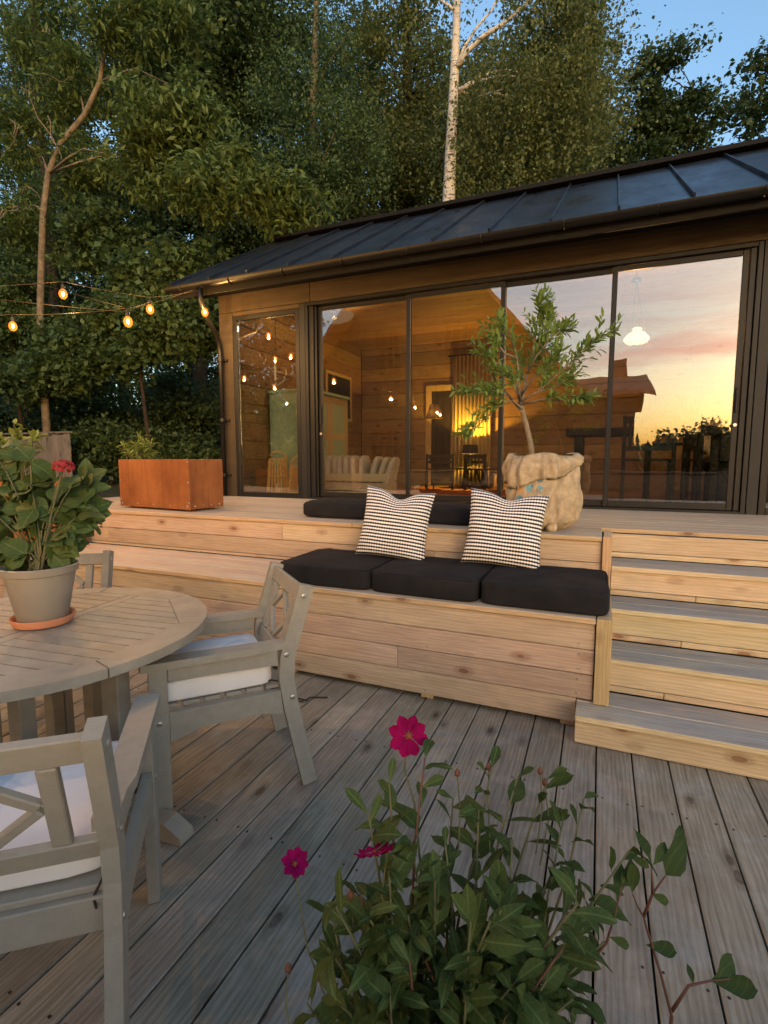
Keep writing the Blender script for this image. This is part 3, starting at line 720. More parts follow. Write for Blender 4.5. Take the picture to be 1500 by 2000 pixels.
# bamboo-like shrub in the planter, leafy plant in the hidden planter
random.seed(3)
def bush_thing(name, label, cat, base, stems, h, spread, meshes, per, stemmat, limit=300, up=.8):
    t = thing(name, label, cat, base); mats = []; base = Vector(base)
    for k in range(stems):
        d = Vector((random.gauss(0, spread), random.gauss(0, spread), 1)).normalized(); hh = h * random.uniform(.6, 1.05)
        q = [base + Vector((random.gauss(0, .04), random.gauss(0, .04), 0))]
        for j in range(4): d = (d + rv(.14)).normalized(); q.append(q[-1] + d * hh / 4)
        MB().tube(q, [.006, .005, .004, .003, .002], 5).build('stem', stemmat, t)
        for j in range(per):
            s_ = random.uniform(.25, 1); i = min(3, int(s_ * 4)); pt = q[i].lerp(q[i + 1], s_ * 4 - i)
            mats.append(orient(pt, (rv() + d * up), (0, 0, 1), random.uniform(.6, 1.15), random.uniform(-.6, .6)))
    put_leaves(t, meshes, mats, limit); return t
lm_bam = [leaf_mesh('leaf', M['leaf_lime'], .1, .014, 4, .5, .2, 'lance', seed=k) for k in range(2)]
lm_lime = [leaf_mesh('leaf', M['leaf_lime'], .11, .05, 5, .4, .25, 'ovate', seed=k) for k in range(2)]
pb = P(277, 893, y=3.68); bush_thing('bamboo_plant', 'small feathery light green bamboo growing in the rusty planter', 'plant', (pb.x, pb.y, ZD + .43), 16, .24, .42, lm_bam, 18, M['twig'])
bush_thing('leafy_plant', 'light green leafy plant behind the hydrangea at the left edge', 'plant', (-4.8, 2.95, ZB + .565), 12, .55, .28, lm_lime, 16, M['twig'])

# ------------------------------------------------------------------ burlap sack with olive tree
sx, sy = -.345, 3.49
def sack_r(a, z):
    r = .192 + .045 * math.sin(math.pi * min(1, max(0, z / .5)) ** .75) + .012 * math.sin(3 * a + 6 * z) + .009 * math.sin(7 * a - 9 * z + 1) - .02 * abs(math.sin(5.5 * a + 2.5 * z + .8 * math.sin(9 * z))) ** 9 - .014 * abs(math.sin(8 * a - 5 * z + 2 + .7 * math.sin(14 * z))) ** 10 + .005 * math.sin(21 * a + 17 * z)
    if z < .06: r -= (.06 - z) * 1.1
    return r
def sack_pt(a, z, off=0): 
    r = sack_r(a, z) + off; return Vector((sx + r * math.cos(a), sy + r * math.sin(a), ZD + .001 + z))
sack = thing('burlap_sack', 'beige burlap coffee sack with folded rim and blue printed squares', 'sack', (sx, sy, ZD))
mb = MB(); nz, na = 34, 120; H0 = .47
rings = []
for i in range(nz + 1): rings.append([sack_pt(2 * math.pi * j / na, H0 * i / nz) for j in range(na)])
rings.append([sack_pt(2 * math.pi * j / na, H0 + .005, -.02) for j in range(na)])
for q in range(6): rings.append([sack_pt(2 * math.pi * j / na, H0 - .02 - .03 * q, -.022) for j in range(na)])
for rg in rings: mb.v += [tuple(p) for p in rg]
mb.f = [(i * na + j, i * na + (j + 1) % na, (i + 1) * na + (j + 1) % na, (i + 1) * na + j) for i in range(len(rings) - 1) for j in range(na)]
mb.f += [tuple(range(na))[::-1]]
mb.build('bag', M['burlap'], sack, smooth=True)
# the folded cuff, hanging lower at the right
mb = MB(); rg = []
def cuff_low(a): return .12 + .075 * math.sin(a + .95) * -1 + .016 * math.sin(5 * a) 
for i in range(9):
    t = i / 8
    ring = []
    for j in range(na):
        a = 2 * math.pi * j / na; lowz = H0 - max(.05, cuff_low(a)); top = H0 + .012 + .012 * math.sin(4 * a + 1)
        z = top + (lowz - top) * t
        ring.append(sack_pt(a, z, .012 + .022 * math.sin(math.pi * min(1, t * 1.15)) + .006 * math.sin(9 * a + 5 * t)))
    rg.append(ring)
rg.insert(0, [sack_pt(2 * math.pi * j / na, H0 + .004 + .012 * math.sin(4 * 2 * math.pi * j / na + 1), -.014) for j in range(na)])
rg.append([sack_pt(2 * math.pi * j / na, H0 - max(.05, cuff_low(2 * math.pi * j / na)) + .012, .006) for j in range(na)])
for r_ in rg: mb.v += [tuple(p) for p in r_]
mb.f = [(i * na + j, (i + 1) * na + j, (i + 1) * na + (j + 1) % na, i * na + (j + 1) % na) for i in range(len(rg) - 1) for j in range(na)]
mb.build('folded_cuff', M['burlap'], sack, smooth=True)
MB().lathe([(.0, .3), (.17, .3), (.17, .385), (.1, .4), (0, .405)], 24, (sx, sy, ZD)).build('soil', M['soil'], sack, smooth=True)
MB().tube([sack_pt(-1.05, .03, -.01), sack_pt(-1.05, .02, .03), sack_pt(-1.0, .012, .06)], [.05, .03, .008], 10).build('bottom_corner', M['burlap'], sack, smooth=True)
# printed grid of rounded squares
bl, og = MB(), MB(); random.seed(4)
for iy in range(5):
    for ix in range(4):
        if random.random() < .06: continue
        a0 = -2.33 + ix * .27 + random.uniform(-.015, .015); z0 = .335 - iy * .066 + random.uniform(-.004, .004)
        tgt = og if (ix, iy) in ((1, 1), (3, 2)) else bl
        ctr = len(tgt.v); nn = 8; ca, cz = random.uniform(.085, .105), random.uniform(.022, .027); sk = random.uniform(-.5, .5)
        tgt.v.append(tuple(sack_pt(a0, z0, .0012)))
        for k in range(nn):
            w_ = 2 * math.pi * k / nn; e = .8
            da = ca * math.copysign(abs(math.cos(w_)) ** e, math.cos(w_)); dz = cz * math.copysign(abs(math.sin(w_)) ** e, math.sin(w_)) + sk * da * .06
            tgt.v.append(tuple(sack_pt(a0 + da, z0 + dz, .0012)))
        tgt.f += [(ctr, ctr + 1 + k, ctr + 1 + (k + 1) % nn) for k in range(nn)]
bl.build('blue_print', M['print_blue'], sack); og.build('orange_print', M['print_orange'], sack)
def text_mesh(s, size):
    cu = bpy.data.curves.new('t', 'FONT'); cu.body = s; cu.size = size; cu.resolution_u = 3
    o = bpy.data.objects.new('t', cu); COL.objects.link(o)
    me = bpy.data.meshes.new_from_object(o.evaluated_get(bpy.context.evaluated_depsgraph_get()))
    r = ([tuple(v.co) for v in me.vertices], [tuple(p.vertices) for p in me.polygons])
    bpy.data.objects.remove(o); bpy.data.curves.remove(cu); bpy.data.meshes.remove(me); return r
tv, tf = text_mesh('bras', .075)
mb = MB(); mb.v = [tuple(sack_pt(-2.5 + v[0] / .25, .365 + v[1], .004)) for v in tv]; mb.f = tf
mb.build('lettering', M['ink'], sack)
# olive tree
random.seed(21)
ol = thing('olive_tree', 'small olive tree with open light green crown growing from the burlap sack', 'tree', (sx, sy, ZD + .39))
def pxp(l, y): return [P(a, b, y=y + dy) for a, b, dy in l]
OY = 3.5
tr_pts = pxp([(1041, 900, 0), (1037, 870, 0), (1028, 830, 0), (1020, 800, .01), (1014, 775, .01)], OY)
tr_pts[0] = Vector((tr_pts[0].x, OY, ZD + .385))
MB().tube(tr_pts, [.021, .018, .016, .015, .013], 10).build('trunk', M['olive_bark'], ol, smooth=True)
brs = [[(1020, 800, .0), (1000, 780, -.03), (965, 800, -.06), (930, 835, -.08), (912, 850, -.1)], [(1020, 805, 0), (990, 770, .02), (950, 760, .03), (910, 768, .04)],
       [(1018, 790, 0), (1000, 740, -.05), (970, 710, -.08), (945, 690, -.1)], [(1016, 780, 0), (1030, 730, .05), (1045, 670, .08), (1050, 620, .1), (1058, 585, .1)],
       [(1016, 785, 0), (1050, 765, .0), (1095, 725, -.02), (1135, 690, -.02), (1175, 655, -.03)], [(1018, 790, 0), (1060, 780, -.05), (1100, 782, -.08), (1135, 780, -.1)],
       [(1016, 775, 0), (1010, 700, .06), (995, 650, .08), (970, 635, .1)], [(1016, 775, 0), (1040, 740, -.08), (1070, 720, -.12), (1090, 690, -.14)],
       [(1030, 730, .05), (1045, 700, .0), (1075, 660, -.03), (1100, 645, -.03)], [(1018, 785, 0), (1010, 755, -.12), (995, 735, -.2)], [(1018, 785, 0), (1030, 750, .14), (1010, 720, .22)],
       [(1030, 720, .05), (1062, 690, .08), (1072, 640, .08), (1070, 620, .08)], [(1000, 780, -.03), (985, 760, -.14), (955, 770, -.18)], [(1050, 765, 0), (1085, 755, .1), (1110, 740, .12)], [(1010, 700, .06), (985, 690, -.02), (965, 660, -.03)]]
mats = []
for bpts in brs:
    q = pxp(bpts, OY); MB().tube(q, [max(.0022, .008 - .0016 * i) for i in range(len(q))], 6).build('branch', M['olive_bark'], ol, smooth=True)
    segs = [(q[i], q[i + 1]) for i in range(len(q) - 1)]
    for si, (u, v) in enumerate(segs):
        if si == 0: continue
        for k in range(11):
            s0 = u.lerp(v, random.random()); d = ((v - u).normalized() + rv(.75)).normalized(); d.z = abs(d.z) * .5 + d.z * .5 + .12
            ln = random.uniform(.06, .13); e = s0 + d * ln
            for j in range(8):
                p = s0.lerp(e, (j + 1) / 8); dd = (d * .9 + rv(.75)).normalized()
                mats.append(orient(p, dd, (0, 0, 1), random.uniform(.7, 1.2), random.uniform(-.7, .7)))
    u, v = segs[-1]
    for j in range(12): mats.append(orient(u.lerp(v, .3 + .7 * random.random()), ((v - u).normalized() + rv(.6)).normalized(), (0, 0, 1), random.uniform(.7, 1.15), random.uniform(-.7, .7)))
lm_ol = [leaf_mesh('leaf', M['leaf_olive'], .056, .0145, 4, .25, .2, 'lance', seed=k) for k in range(3)]
put_leaves(ol, lm_ol, mats, 300)

# ------------------------------------------------------------------ garden chairs
def make_chair():
    t = thing('garden_chair', 'x', 'chair', (0, 0, 0), 0, 'grey painted garden armchairs')
    m = M['paint']; kw = dict(parent=t, world=False)
    lx = .235
    def sweep(pts, hw):                                # polygon around a bent centre line in the y-z plane
        l, r = [], []
        for i, p in enumerate(pts):
            a = Vector(pts[max(0, i - 1)]); b = Vector(pts[min(len(pts) - 1, i + 1)]); d = (b - a).normalized(); nn = Vector((-d.y, d.x))
            l.append((p[0] + nn.x * hw, p[1] + nn.y * hw)); r.append((p[0] - nn.x * hw, p[1] - nn.y * hw))
        return l + r[::-1]
    back = [(.29, .002), (.215, .36), (.2, .47), (.205, .56), (.285, .825), (.29, .842)]
    for s in (-1, 1):
        MB().prism(sweep(back, .03), s * lx - .0175, s * lx + .0175, 'x').build('rear_leg', m, **kw)
        mb = MB().box((s * lx, -.27, .297), (.035, .064, .594), b=.003); mb.build('front_leg', m, **kw)
        arm = [(-.325, -.036), (-.33, 0), (-.325, .034), (.10, .034), (.15, .022), (.235, .02), (.235, -.03), (-.2, -.036)]
        ap = [(s * lx + s * .0 + v * s, u) for u, v in arm]
        MB().prism(ap, .596, .624, 'z').build('armrest', m, **kw)
        MB().prism([(-.235, .31), (-.12, .345), (.08, .345), (.185, .33), (.175, .425), (-.235, .425)], s * lx - .013, s * lx + .013, 'x').build('side_rail', m, **kw)
        MB().prism([(-.235, .545), (.165, .53), (.165, .594), (-.235, .594)], s * (lx) - .011, s * (lx) + .011, 'x').build('arm_rail', m, **kw)
        for y, z in ((-.27, .39), (.222, .39), (.2, .57), (.275, .8)):
            for sg in (s,):
                MB().lathe([(.0095, 0), (.0095, .002), (.006, .0035), (0, .0035)], 10, M=Matrix.Translation((s * (lx + .0175), y, z)) @ Matrix.Rotation(R(90) * s, 4, 'Y')).build('bolt', M['steel'], **kw)
    board('front_rail', (0, -.272, .385), (2 * lx - .037, .024, .075), m, t, world=False)
    board('back_rail', (0, .19, .385), (2 * lx - .037, .024, .08), m, t, world=False)
    for k in range(6): board('seat_slat', (0, -.235 + k * .078, .4325), (2 * lx + .02 if False else 2 * lx - .04, .062, .016), m, t, world=False)
    a0, a1 = Vector((0, .207, .57)), Vector((0, .28, .81)); v = (a1 - a0).normalized(); nrm = Vector((1, 0, 0)).cross(v); Lb = (a1 - a0).length
    B = Matrix((Vector((1, 0, 0)), v, nrm)).transposed().to_4x4(); B = Matrix.Translation(a0) @ B
    def bp(nm, x0, s0, x1, s1, w, th=.022):
        d = Vector((x1 - x0, s1 - s0)); L_ = d.length; an = math.atan2(d.y, d.x)
        MB().box((0, 0, 0), (L_, w, th), B @ Matrix.Translation(((x0 + x1) / 2, (s0 + s1) / 2, 0)) @ Matrix.Rotation(an, 4, 'Z'), b=.003).build(nm, m, **kw)
    hw = lx - .0185
    bp('top_rail', -hw, Lb - .01, hw, Lb - .01, .062); bp('lower_rail', -hw, -.03, hw, -.03, .05)
    s0, s1 = -.003, Lb - .043; xm = .128; sm = (s0 + s1) / 2
    for s in (-1, 1): bp('back_slat', s * (xm + .018), s0, s * (xm + .018), s1, .036)
    for s in (-1, 1):
        bp('diagonal_slat', s * .012, s1 - .012, s * (xm - .008), sm + .004, .024, .018); bp('diagonal_slat', s * .012, s0 + .012, s * (xm - .008), sm - .004, .024, .018)
    return t
ch0 = make_chair()
def place_chair(o, c, f, label):
    o.location = (c[0], c[1], .0015); o.rotation_euler = (0, 0, math.atan2(f[0], -f[1])); o['label'] = label; return o
F1, F2, F3, F4 = (-.66, -.75), (-.64, .77), (.5, -.866), (.97, .1)
C1, C2, C3, C4 = (-1.44, 1.675), (-1.225, .705), (-2.53, 1.60), (-2.84, 1.03)
place_chair(ch0, C1, F1, 'grey-green wooden armchair standing between the round table and the bench')
cushspec = []
for c, f, lb in ((C2, F2, 'grey-green wooden armchair nearest the camera, cut off by the lower left corner'), (C3, F3, 'grey wooden armchair behind the table, its back showing right of the hydrangea pot'), (C4, F4, 'grey wooden armchair at the far left edge, mostly behind the hydrangea pot')):
    place_chair(copy_tree(ch0), c, f, lb)
CG = 'white chair seat cushions'
for c, f, lb, sd_ in ((C1, F1, 'white seat cushion on the armchair beside the bench', 1), (C2, F2, 'white seat cushion with black ties on the nearest armchair', 2)):
    a = math.atan2(f[0], -f[1]); b_ = Vector((-math.sin(a), math.cos(a)))
    mb = cushion_mesh(.425, .43, .085, .014, e=10., seed=sd_)
    o = mb.build('chair_cushion', M['white_fabric'], None, smooth=True, center=False); o.location = (c[0] - b_.x * .055, c[1] - b_.y * .055, .4425); o.rotation_euler = (0, 0, a); tag(o, lb, 'cushion', CG)
    mt = MB()
    for s in (-1, 1): MB().tube([(s * .2, .19, .012), (s * .212, .2, .02), (s * .205, .235, .005), (s * .19, .25, -.02), (s * .2, .27, -.03)], .003, 5).build('tie_ribbon', M['cord'], o, world=False)
    piping(o, (.425, .43, .085), 10., .5, M['white_fabric'], .003)

# ------------------------------------------------------------------ round table
TC = Vector((-1.912, 1.215, 0)); TR = .593; TZ = .72
tb = thing('round_table', 'round taupe wooden garden table with slatted top and octagonal inlay', 'table', TC, R(6))
mt = M['table_paint']
Ri = .475
octp = [(Ri * math.cos(R(22.5 + 45 * k)) / math.cos(R(22.5)) * .98, Ri * math.sin(R(22.5 + 45 * k)) / math.cos(R(22.5)) * .98) for k in range(8)]
gap = .0025
for k in range(8):                                    # border segments: straight inside, round outside
    a0, a1 = R(22.5 + 45 * k), R(22.5 + 45 * (k + 1)); ga = gap / TR
    inn = [Vector(octp[k]), Vector(octp[(k + 1) % 8])]; d = (inn[1] - inn[0]).normalized() * gap
    n_ = Vector((math.cos((a0 + a1) / 2), math.sin((a0 + a1) / 2))) * .002
    poly = [tuple(inn[1] - d + n_), tuple(inn[0] + d + n_)] + [(TR * math.cos(a), TR * math.sin(a)) for a in np.linspace(a0 + ga, a1 - ga, 9)]
    MB().prism(poly, TZ - .032, TZ, 'z').build('border_segment', mt, tb, world=False)
def clip(poly, n, dd):
    out = []
    for i in range(len(poly)):
        p, q = poly[i], poly[(i + 1) % len(poly)]; a = p[0] * n[0] + p[1] * n[1] - dd; b = q[0] * n[0] + q[1] * n[1] - dd
        if a <= 0: out.append(p)
        if a * b < 0: t = a / (a - b); out.append((p[0] + (q[0] - p[0]) * t, p[1] + (q[1] - p[1]) * t))
    return out
board('centre_board', (-.0, 0, TZ - .014), (.052, 2 * Ri * .985, .026), mt, tb, world=False)
pt_ = .0595; ns = 16
for side in (-1, 1):
    for k in range(ns):
        y0 = -Ri + .004 + k * pt_; y1 = y0 + pt_ - .006
        poly = clip(clip(list(octp), (0, 1), y1), (0, -1), -y0); poly = clip(poly, (-side, 0), -.03)
        if len(poly) >= 3 and max(abs(p[0]) for p in poly) > .06: MB().prism(poly, TZ - .026, TZ - .001, 'z').build('slat', mt, tb, world=False)
board('under_beam', (0, 0, .657), (.9, .07, .062), mt, tb, world=False); board('under_beam', (0, .25, .665), (.7, .05, .046), mt, tb, world=False); board('under_beam', (0, -.25, .665), (.7, .05, .046), mt, tb, world=False)
for x in (-.34, .34):
    board('leg', (x, .0, .348), (.075, .06, .555), mt, tb, world=False)
for x, y in ((-.05, .26), (.07, -.26), (-.25, .24), (.2, -.24)): board('gate_leg', (x, y, .3225), (.055, .055, .635), mt, tb, world=False)
foot = [(-.62, .004), (.62, .004), (.615, .03), (.55, .07), (-.55, .07), (-.615, .03)]
MB().prism(foot, -.035, .035, 'y').build('foot_beam', mt, tb, world=False)
# saucer and potted hydrangea on the table
HC = P(85, 1207, z=TZ + .02); HC.z = 0
so_ = MB().lathe([(0, .0), (.078, .0), (.098, .005), (.108, .03), (.106, .034), (.101, .032), (.092, .014), (0, .013)], 40, (HC.x, HC.y, TZ + .0008)).build('plant_saucer', M['terracotta'], smooth=50); tag(so_, 'orange terracotta saucer on the round table under the pot', 'saucer')
hz = TZ + .0145
hy = thing('potted_hydrangea', 'red hydrangea in a taupe pot on the round table', 'potted plant', (HC.x, HC.y, hz))
MB().lathe([(0, 0), (.079, 0), (.084, .01), (.116, .178), (.1165, .183), (.126, .187), (.13, .212), (.124, .215), (.116, .2), (.112, .175), (0, .17)], 48, (HC.x, HC.y, hz)).build('pot', M['pot'], hy, smooth=40)
MB().lathe([(0, .171), (.112, .174), (.113, .188), (.06, .194), (0, .192)], 24, (HC.x, HC.y, hz)).build('soil', M['soil'], hy, smooth=True)
random.seed(12); dH = (HC - CAM).dot(_f)
lm_h = [leaf_mesh('leaf', M['leaf_hyd'], .108, .08, 8, .55, .14, 'ovate', .09, seed=k) for k in range(4)]
mats = []
specs = [(120, 930, .03), (160, 985, .0), (60, 900, .02), (30, 950, -.02), (95, 990, .05), (20, 1010, .04), (172, 960, -.04), (75, 1055, .07), (140, 1045, .0), (0, 900, .0), (-30, 960, .0), (40, 870, -.05), (-20, 1040, .05), (170, 930, -.08), (100, 960, -.08), (110, 1075, .09), (45, 1085, .11), (0, 1075, .08), (150, 1010, .05), (70, 1010, .1), (120, 1040, .1), (-20, 1000, .08), (168, 1000, -.02), (60, 950, .08), (140, 950, .06), (-40, 900, -.05), (20, 985, -.1)]
c0 = Vector((HC.x, HC.y, hz + .19))
for k, (px, py, off) in enumerate(specs):
    e = P(px, py, d=dH - off); md = c0.lerp(e, .5) + Vector((0, 0, .035)) + rv(.012)
    q = [c0 + Vector((random.uniform(-.04, .04), random.uniform(-.04, .04), -.01)), c0.lerp(md, .5) + rv(.006), md, md.lerp(e, .6) + Vector((0, 0, .008)), e]
    MB().tube(q, [.0045, .004, .0035, .003, .0025], 6).build('stem', M['twig'], hy, smooth=True)
    for j in range(8):
        t = random.uniform(.2, 1); pt = q[-1] if j == 0 else q[2].lerp(q[4], t)
        out = (e - c0); out.z = 0
        if out.length < .01: out = rv()
        d = (out.normalized() * .75 + rv(.75) + Vector((0, 0, -.12 if j else .2)) - _f * .15).normalized()
        mats.append(orient(pt, d, (rv(.3) + Vector((0, 0, .8)) - _f * .9), random.uniform(.7, 1.1), random.uniform(-.3, .3)))
put_leaves(hy, lm_h, mats, 300)
fh = P(124, 912, d=dH - .1); flh = node('flower_head', hy, fh)
MB().tube([c0, c0.lerp(fh, .5) + Vector((.0, 0, .02)), fh], .0035, 6).build('stem', M['twig'], hy)
pm = leaf_mesh('petal', M['petal_red'], .016, .015, 3, .3, .2, 'ovate')
for k in range(110):
    d = rv(); 
    if d.z < -.35: d.z *= -1
    p = fh + Vector((d.x * .034, d.y * .034, d.z * .022)); o = bpy.data.objects.new('petal', pm); link(o, flh); o.matrix_local = Matrix.Translation(-wloc(flh)) @ orient(p, (d.cross(rv())).normalized() + d * .3, d, random.uniform(.8, 1.2))

# ------------------------------------------------------------------ foreground dahlia
random.seed(31)
DP = Vector(P(870, 2110, d=.86)); DP = Vector((DP.x, DP.y, 0))
dh = thing('flowering_dahlia', 'dark-leaved plant with three magenta flowers in the foreground', 'plant', (DP.x, DP.y, .0))
MB().lathe([(0, .0015), (.13, .0015), (.14, .01), (.185, .21), (.195, .212), (.195, .25), (.182, .25), (.176, .21), (0, .205)], 40, (DP.x, DP.y, 0)).build('pot', M['terracotta'], dh, smooth=40)
MB().lathe([(0, .207), (.175, .211), (.176, .225), (0, .23)], 24, (DP.x, DP.y, 0)).build('soil', M['soil'], dh, smooth=True)
lm_d = [leaf_mesh('leaf', M['leaf_dahlia'], .068, (.02, .026, .023, .028)[k], 6, (.2, .7, 1.0, -.3)[k], (.3, .5, .2, .6)[k], 'spoon', (.05, .12, .15, .08)[k], seed=k) for k in range(4)] + [leaf_mesh('leaf', M['leaf_dahlia'], .085, .034, 6, .8, .35, 'ovate', .12, seed=9)]
root = Vector((DP.x, DP.y, .22)); mats = []
tops = [(830, 1480, .9), (885, 1560, .95), (960, 1500, .95), (935, 1580, .9), (1010, 1520, .98), (1070, 1520, 1.0), (1140, 1560, .95), (760, 1530, .9), (720, 1590, .86), (700, 1730, .84), (650, 1790, .82), (640, 1850, .8), (1100, 1600, .92), (1085, 1690, .9), (1000, 1640, .88), (870, 1650, .85), (800, 1640, .85), (930, 1720, .84), (1040, 1780, .86), (760, 1700, .82), (700, 1850, .8), (820, 1800, .82), (960, 1850, .8), (1100, 1850, .85), (1160, 1760, .9), (880, 1900, .78), (760, 1920, .78), (1010, 1930, .8), (640, 1940, .8), (1120, 1950, .84), (1230, 1660, .92), (1180, 1840, .88), (720, 1790, .8), (850, 1720, .8), (980, 1760, .8), (1050, 1880, .8), (800, 1880, .76), (920, 1800, .76), (600, 1960, .8)] + [(random.uniform(650, 1130), random.uniform(1740, 2010), random.uniform(.74, .86)) for _ in range(26)]
for k, (px, py, d) in enumerate(tops):
    e = P(px, py, d=d); b0 = root + Vector((random.uniform(-.09, .09), random.uniform(-.09, .09), 0)); b0 = b0.lerp(Vector((e.x, e.y, .22)), .25)
    c1 = b0.lerp(e, .45) + Vector((0, 0, .05)) + rv(.015); q = [b0, b0.lerp(c1, .6), c1, c1.lerp(e, .5) + rv(.008), e]
    MB().tube(q, [.0034, .003, .0026, .0022, .0016], 6).build('stem', M['red_stem'] if k % 9 == 0 else M['twig'], dh, smooth=True)
    dd = (e - c1).normalized()
    for j in range(14 if py > 1600 else 10):
        t = 1 - (j / 14) ** 1.15 if py > 1600 else 1 - (j / 10) ** 1.3 * .75
        pt = q[2].lerp(q[4], max(0, t * 2 - 1)) if t > .5 else q[0].lerp(q[2], t * 2)
        side = rv(); side -= dd * side.dot(dd); side.normalize()
        ld = (dd * random.uniform(.5, 1.0) + side * .8 - _f * .1).normalized()
        mats.append(orient(pt, ld, dd + rv(.3) - _f * .3, random.uniform(.55, 1.1) * (.8 if j == 0 else 1), random.uniform(-.4, .4)))
# the right-hand sprig with spoon-shaped leaves
def sprig(pts, d, r0=.0032):
    q = [P(a, b, d=d) for a, b in pts]; MB().tube(q, [r0 - (r0 - .0012) * i / (len(q) - 1) for i in range(len(q))], 6).build('stem', M['red_stem'], dh, smooth=True); return q
sprig([(1300, 2090), (1312, 1985), (1290, 1900), (1262, 1810), (1257, 1790), (1245, 1770), (1235, 1745)], .93); sprig([(1257, 1790), (1275, 1745), (1300, 1710)], .93); sprig([(1275, 1745), (1272, 1690)], .93)
sprig([(1312, 1975), (1345, 1925), (1390, 1915), (1425, 1912)], .93); sprig([(1150, 1880), (1185, 1840), (1200, 1790), (1215, 1730)], .9)
q0 = P(1312, 1985, d=.93); MB().tube([q0, P(1300, 2090, d=.92), root + Vector((.09, .02, 0))], .0034, 6).build('stem', M['red_stem'], dh)
for (bx_, by_, tx, ty, s) in ((1300, 1710, 1345, 1640, 1.0), (1272, 1690, 1262, 1625, .85), (1275, 1690, 1308, 1645, .9), (1268, 1695, 1240, 1675, .6), (1270, 1745, 1312, 1765, .6), (1262, 1845, 1312, 1858, .65), (1390, 1915, 1458, 1870, 1.0), (1392, 1917, 1465, 1930, 1.0), (1355, 1922, 1345, 1885, .8), (1235, 1745, 1232, 1680, .6), (1215, 1730, 1240, 1690, .8), (1205, 1760, 1215, 1690, .8), (1200, 1790, 1175, 1800, .7), (1190, 1830, 1235, 1850, .6)):
    a_, e_ = P(bx_, by_, d=.93), P(tx, ty, d=.94); mats.append(orient(a_, e_ - a_, -_f + Vector((0, 0, .8)), (e_ - a_).length / .068, random.uniform(-.3, .3)))
put_leaves(dh, lm_d, mats, 300)
pm2 = leaf_mesh('petal', M['petal'], .037, .0225, 6, .2, .35, 'spoon', .06)
def flower(px, py, d, face, s, npet, droop=0.0):
    c = P(px, py, d=d); fl_ = node('flower', dh, c); ax = Vector(face).normalized(); x0 = ax.cross(Vector((.3, .1, 1))).normalized(); y0 = ax.cross(x0)
    for k in range(npet):
        a = 2 * math.pi * k / npet + random.uniform(-.1, .1); dr = x0 * math.cos(a) + y0 * math.sin(a)
        o = bpy.data.objects.new('petal', pm2); link(o, fl_); o.matrix_local = orient(dr * .004 * s + ax * .001 * (k % 2), dr + ax * (.12 - droop), ax, s * random.uniform(.92, 1.05))
    mc = MB().lathe([(0, -.003), (.006 * s, 0), (.007 * s, .004), (.004 * s, .007), (0, .008)], 10, M=Matrix.Translation(c) @ ax.to_track_quat('Z', 'Y').to_matrix().to_4x4()); mc.build('flower_centre', M['yolk'], fl_, smooth=True)
    return c
random.seed(5)
c = flower(798, 1436, .95, -_f + Vector((0, 0, .25)), .95, 8); MB().tube([c - Vector((0, 0, .002)), P(790, 1500, d=.95), P(810, 1570, d=.93), root.lerp(c, .35)], [.0014, .0016, .002, .0028], 5).build('stem', M['twig'], dh)
c = flower(733, 1662, .84, -_u * .8 - _f * .3 + _r * .15, .85, 10, .15); MB().tube([c, P(760, 1640, d=.85), P(745, 1750, d=.83), root.lerp(c, .3)], [.0014, .0016, .002, .0028], 5).build('stem', M['twig'], dh)
c = flower(575, 1688, .9, _u * .75 - _f * .55 + _r * .35, .68, 8, -.4); MB().tube([c, P(585, 1760, d=.88), P(600, 1850, d=.85), P(640, 1960, d=.82), root + Vector((-.1, 0, 0))], [.0012, .0014, .0016, .002, .003], 5).build('stem', M['twig'], dh)
for px, py, d in ((893, 1512, .95), (955, 1500, .96), (1055, 1508, 1.0), (1064, 1530, 1.0), (685, 1750, .84), (563, 1893, .8)):
    c = P(px, py, d=d); bd = MB().lathe([(0, -.006), (.005, -.002), (.006, .003), (.003, .009), (0, .011)], 8, c); bd.build('bud', M['red_stem'], dh, smooth=True)
    MB().tube([c, P(px + random.uniform(-5, 8), py + 70, d=d * .98), P(px + random.uniform(-10, 15), py + 160, d=d * .95)], .0013, 5).build('stem', M['twig'], dh)

# ------------------------------------------------------------------ string lights
SG = []
def string_lights(name, label, anchors, bulbs, watts):
    t = thing(name, label, 'string lights', anchors[0])
    pts = []
    key = [Vector(p) for p in anchors]
    for u, v in zip(key, key[1:]):
        n_ = max(3, int((v - u).length / .25))
        for k in range(n_):
            s = k / n_; p = u.lerp(v, s); p.z -= .1 * (v - u).length * s * (1 - s) * .5; pts.append(p)
    pts.append(key[-1])
    MB().tube(pts, .0022, 5).build('cord', M['pale_cord'], t)
    for b in bulbs:
        b = Vector(b); bo = node('bulb', t, b)
        near = min(pts, key=lambda q: (q - b).length)
        MB().tube([near, b + Vector((0, 0, .075))], .004, 5).build('drop_cord', M['cord'], bo)
        MB().lathe([(.006, .03), (.015, .034), (.015, .07), (.008, .078), (.0, .08)], 12, b).build('socket', M['cord'], bo, smooth=40)
        MB().lathe([(0, -.056), (.016, -.052), (.031, -.034), (.036, -.01), (.028, .016), (.013, .032), (.008, .036)], 16, b).build('lamp_globe', M['bulb'], bo, smooth=True)
        MB().lathe([(0, -.026), (.008, -.022), (.011, -.008), (.008, .008), (0, .012)], 10, b).build('filament', M['filament'], bo, smooth=True)
        ld = bpy.data.lights.new('bulb_light', 'POINT'); ld.energy = watts; ld.color = (1, .64, .3); ld.shadow_soft_size = .008
        lo = bpy.data.objects.new('bulb_light', ld); link(lo, bo); lo.location = (0, 0, -.04)
    return t
hook = Vector((-4.05, EY - .06, 3.14))
B1 = [P(400, 608, y=4.46), P(293, 602, z=2.78), P(250, 626, z=2.5), P(123, 572, z=2.86), P(25, 635, z=2.62)]
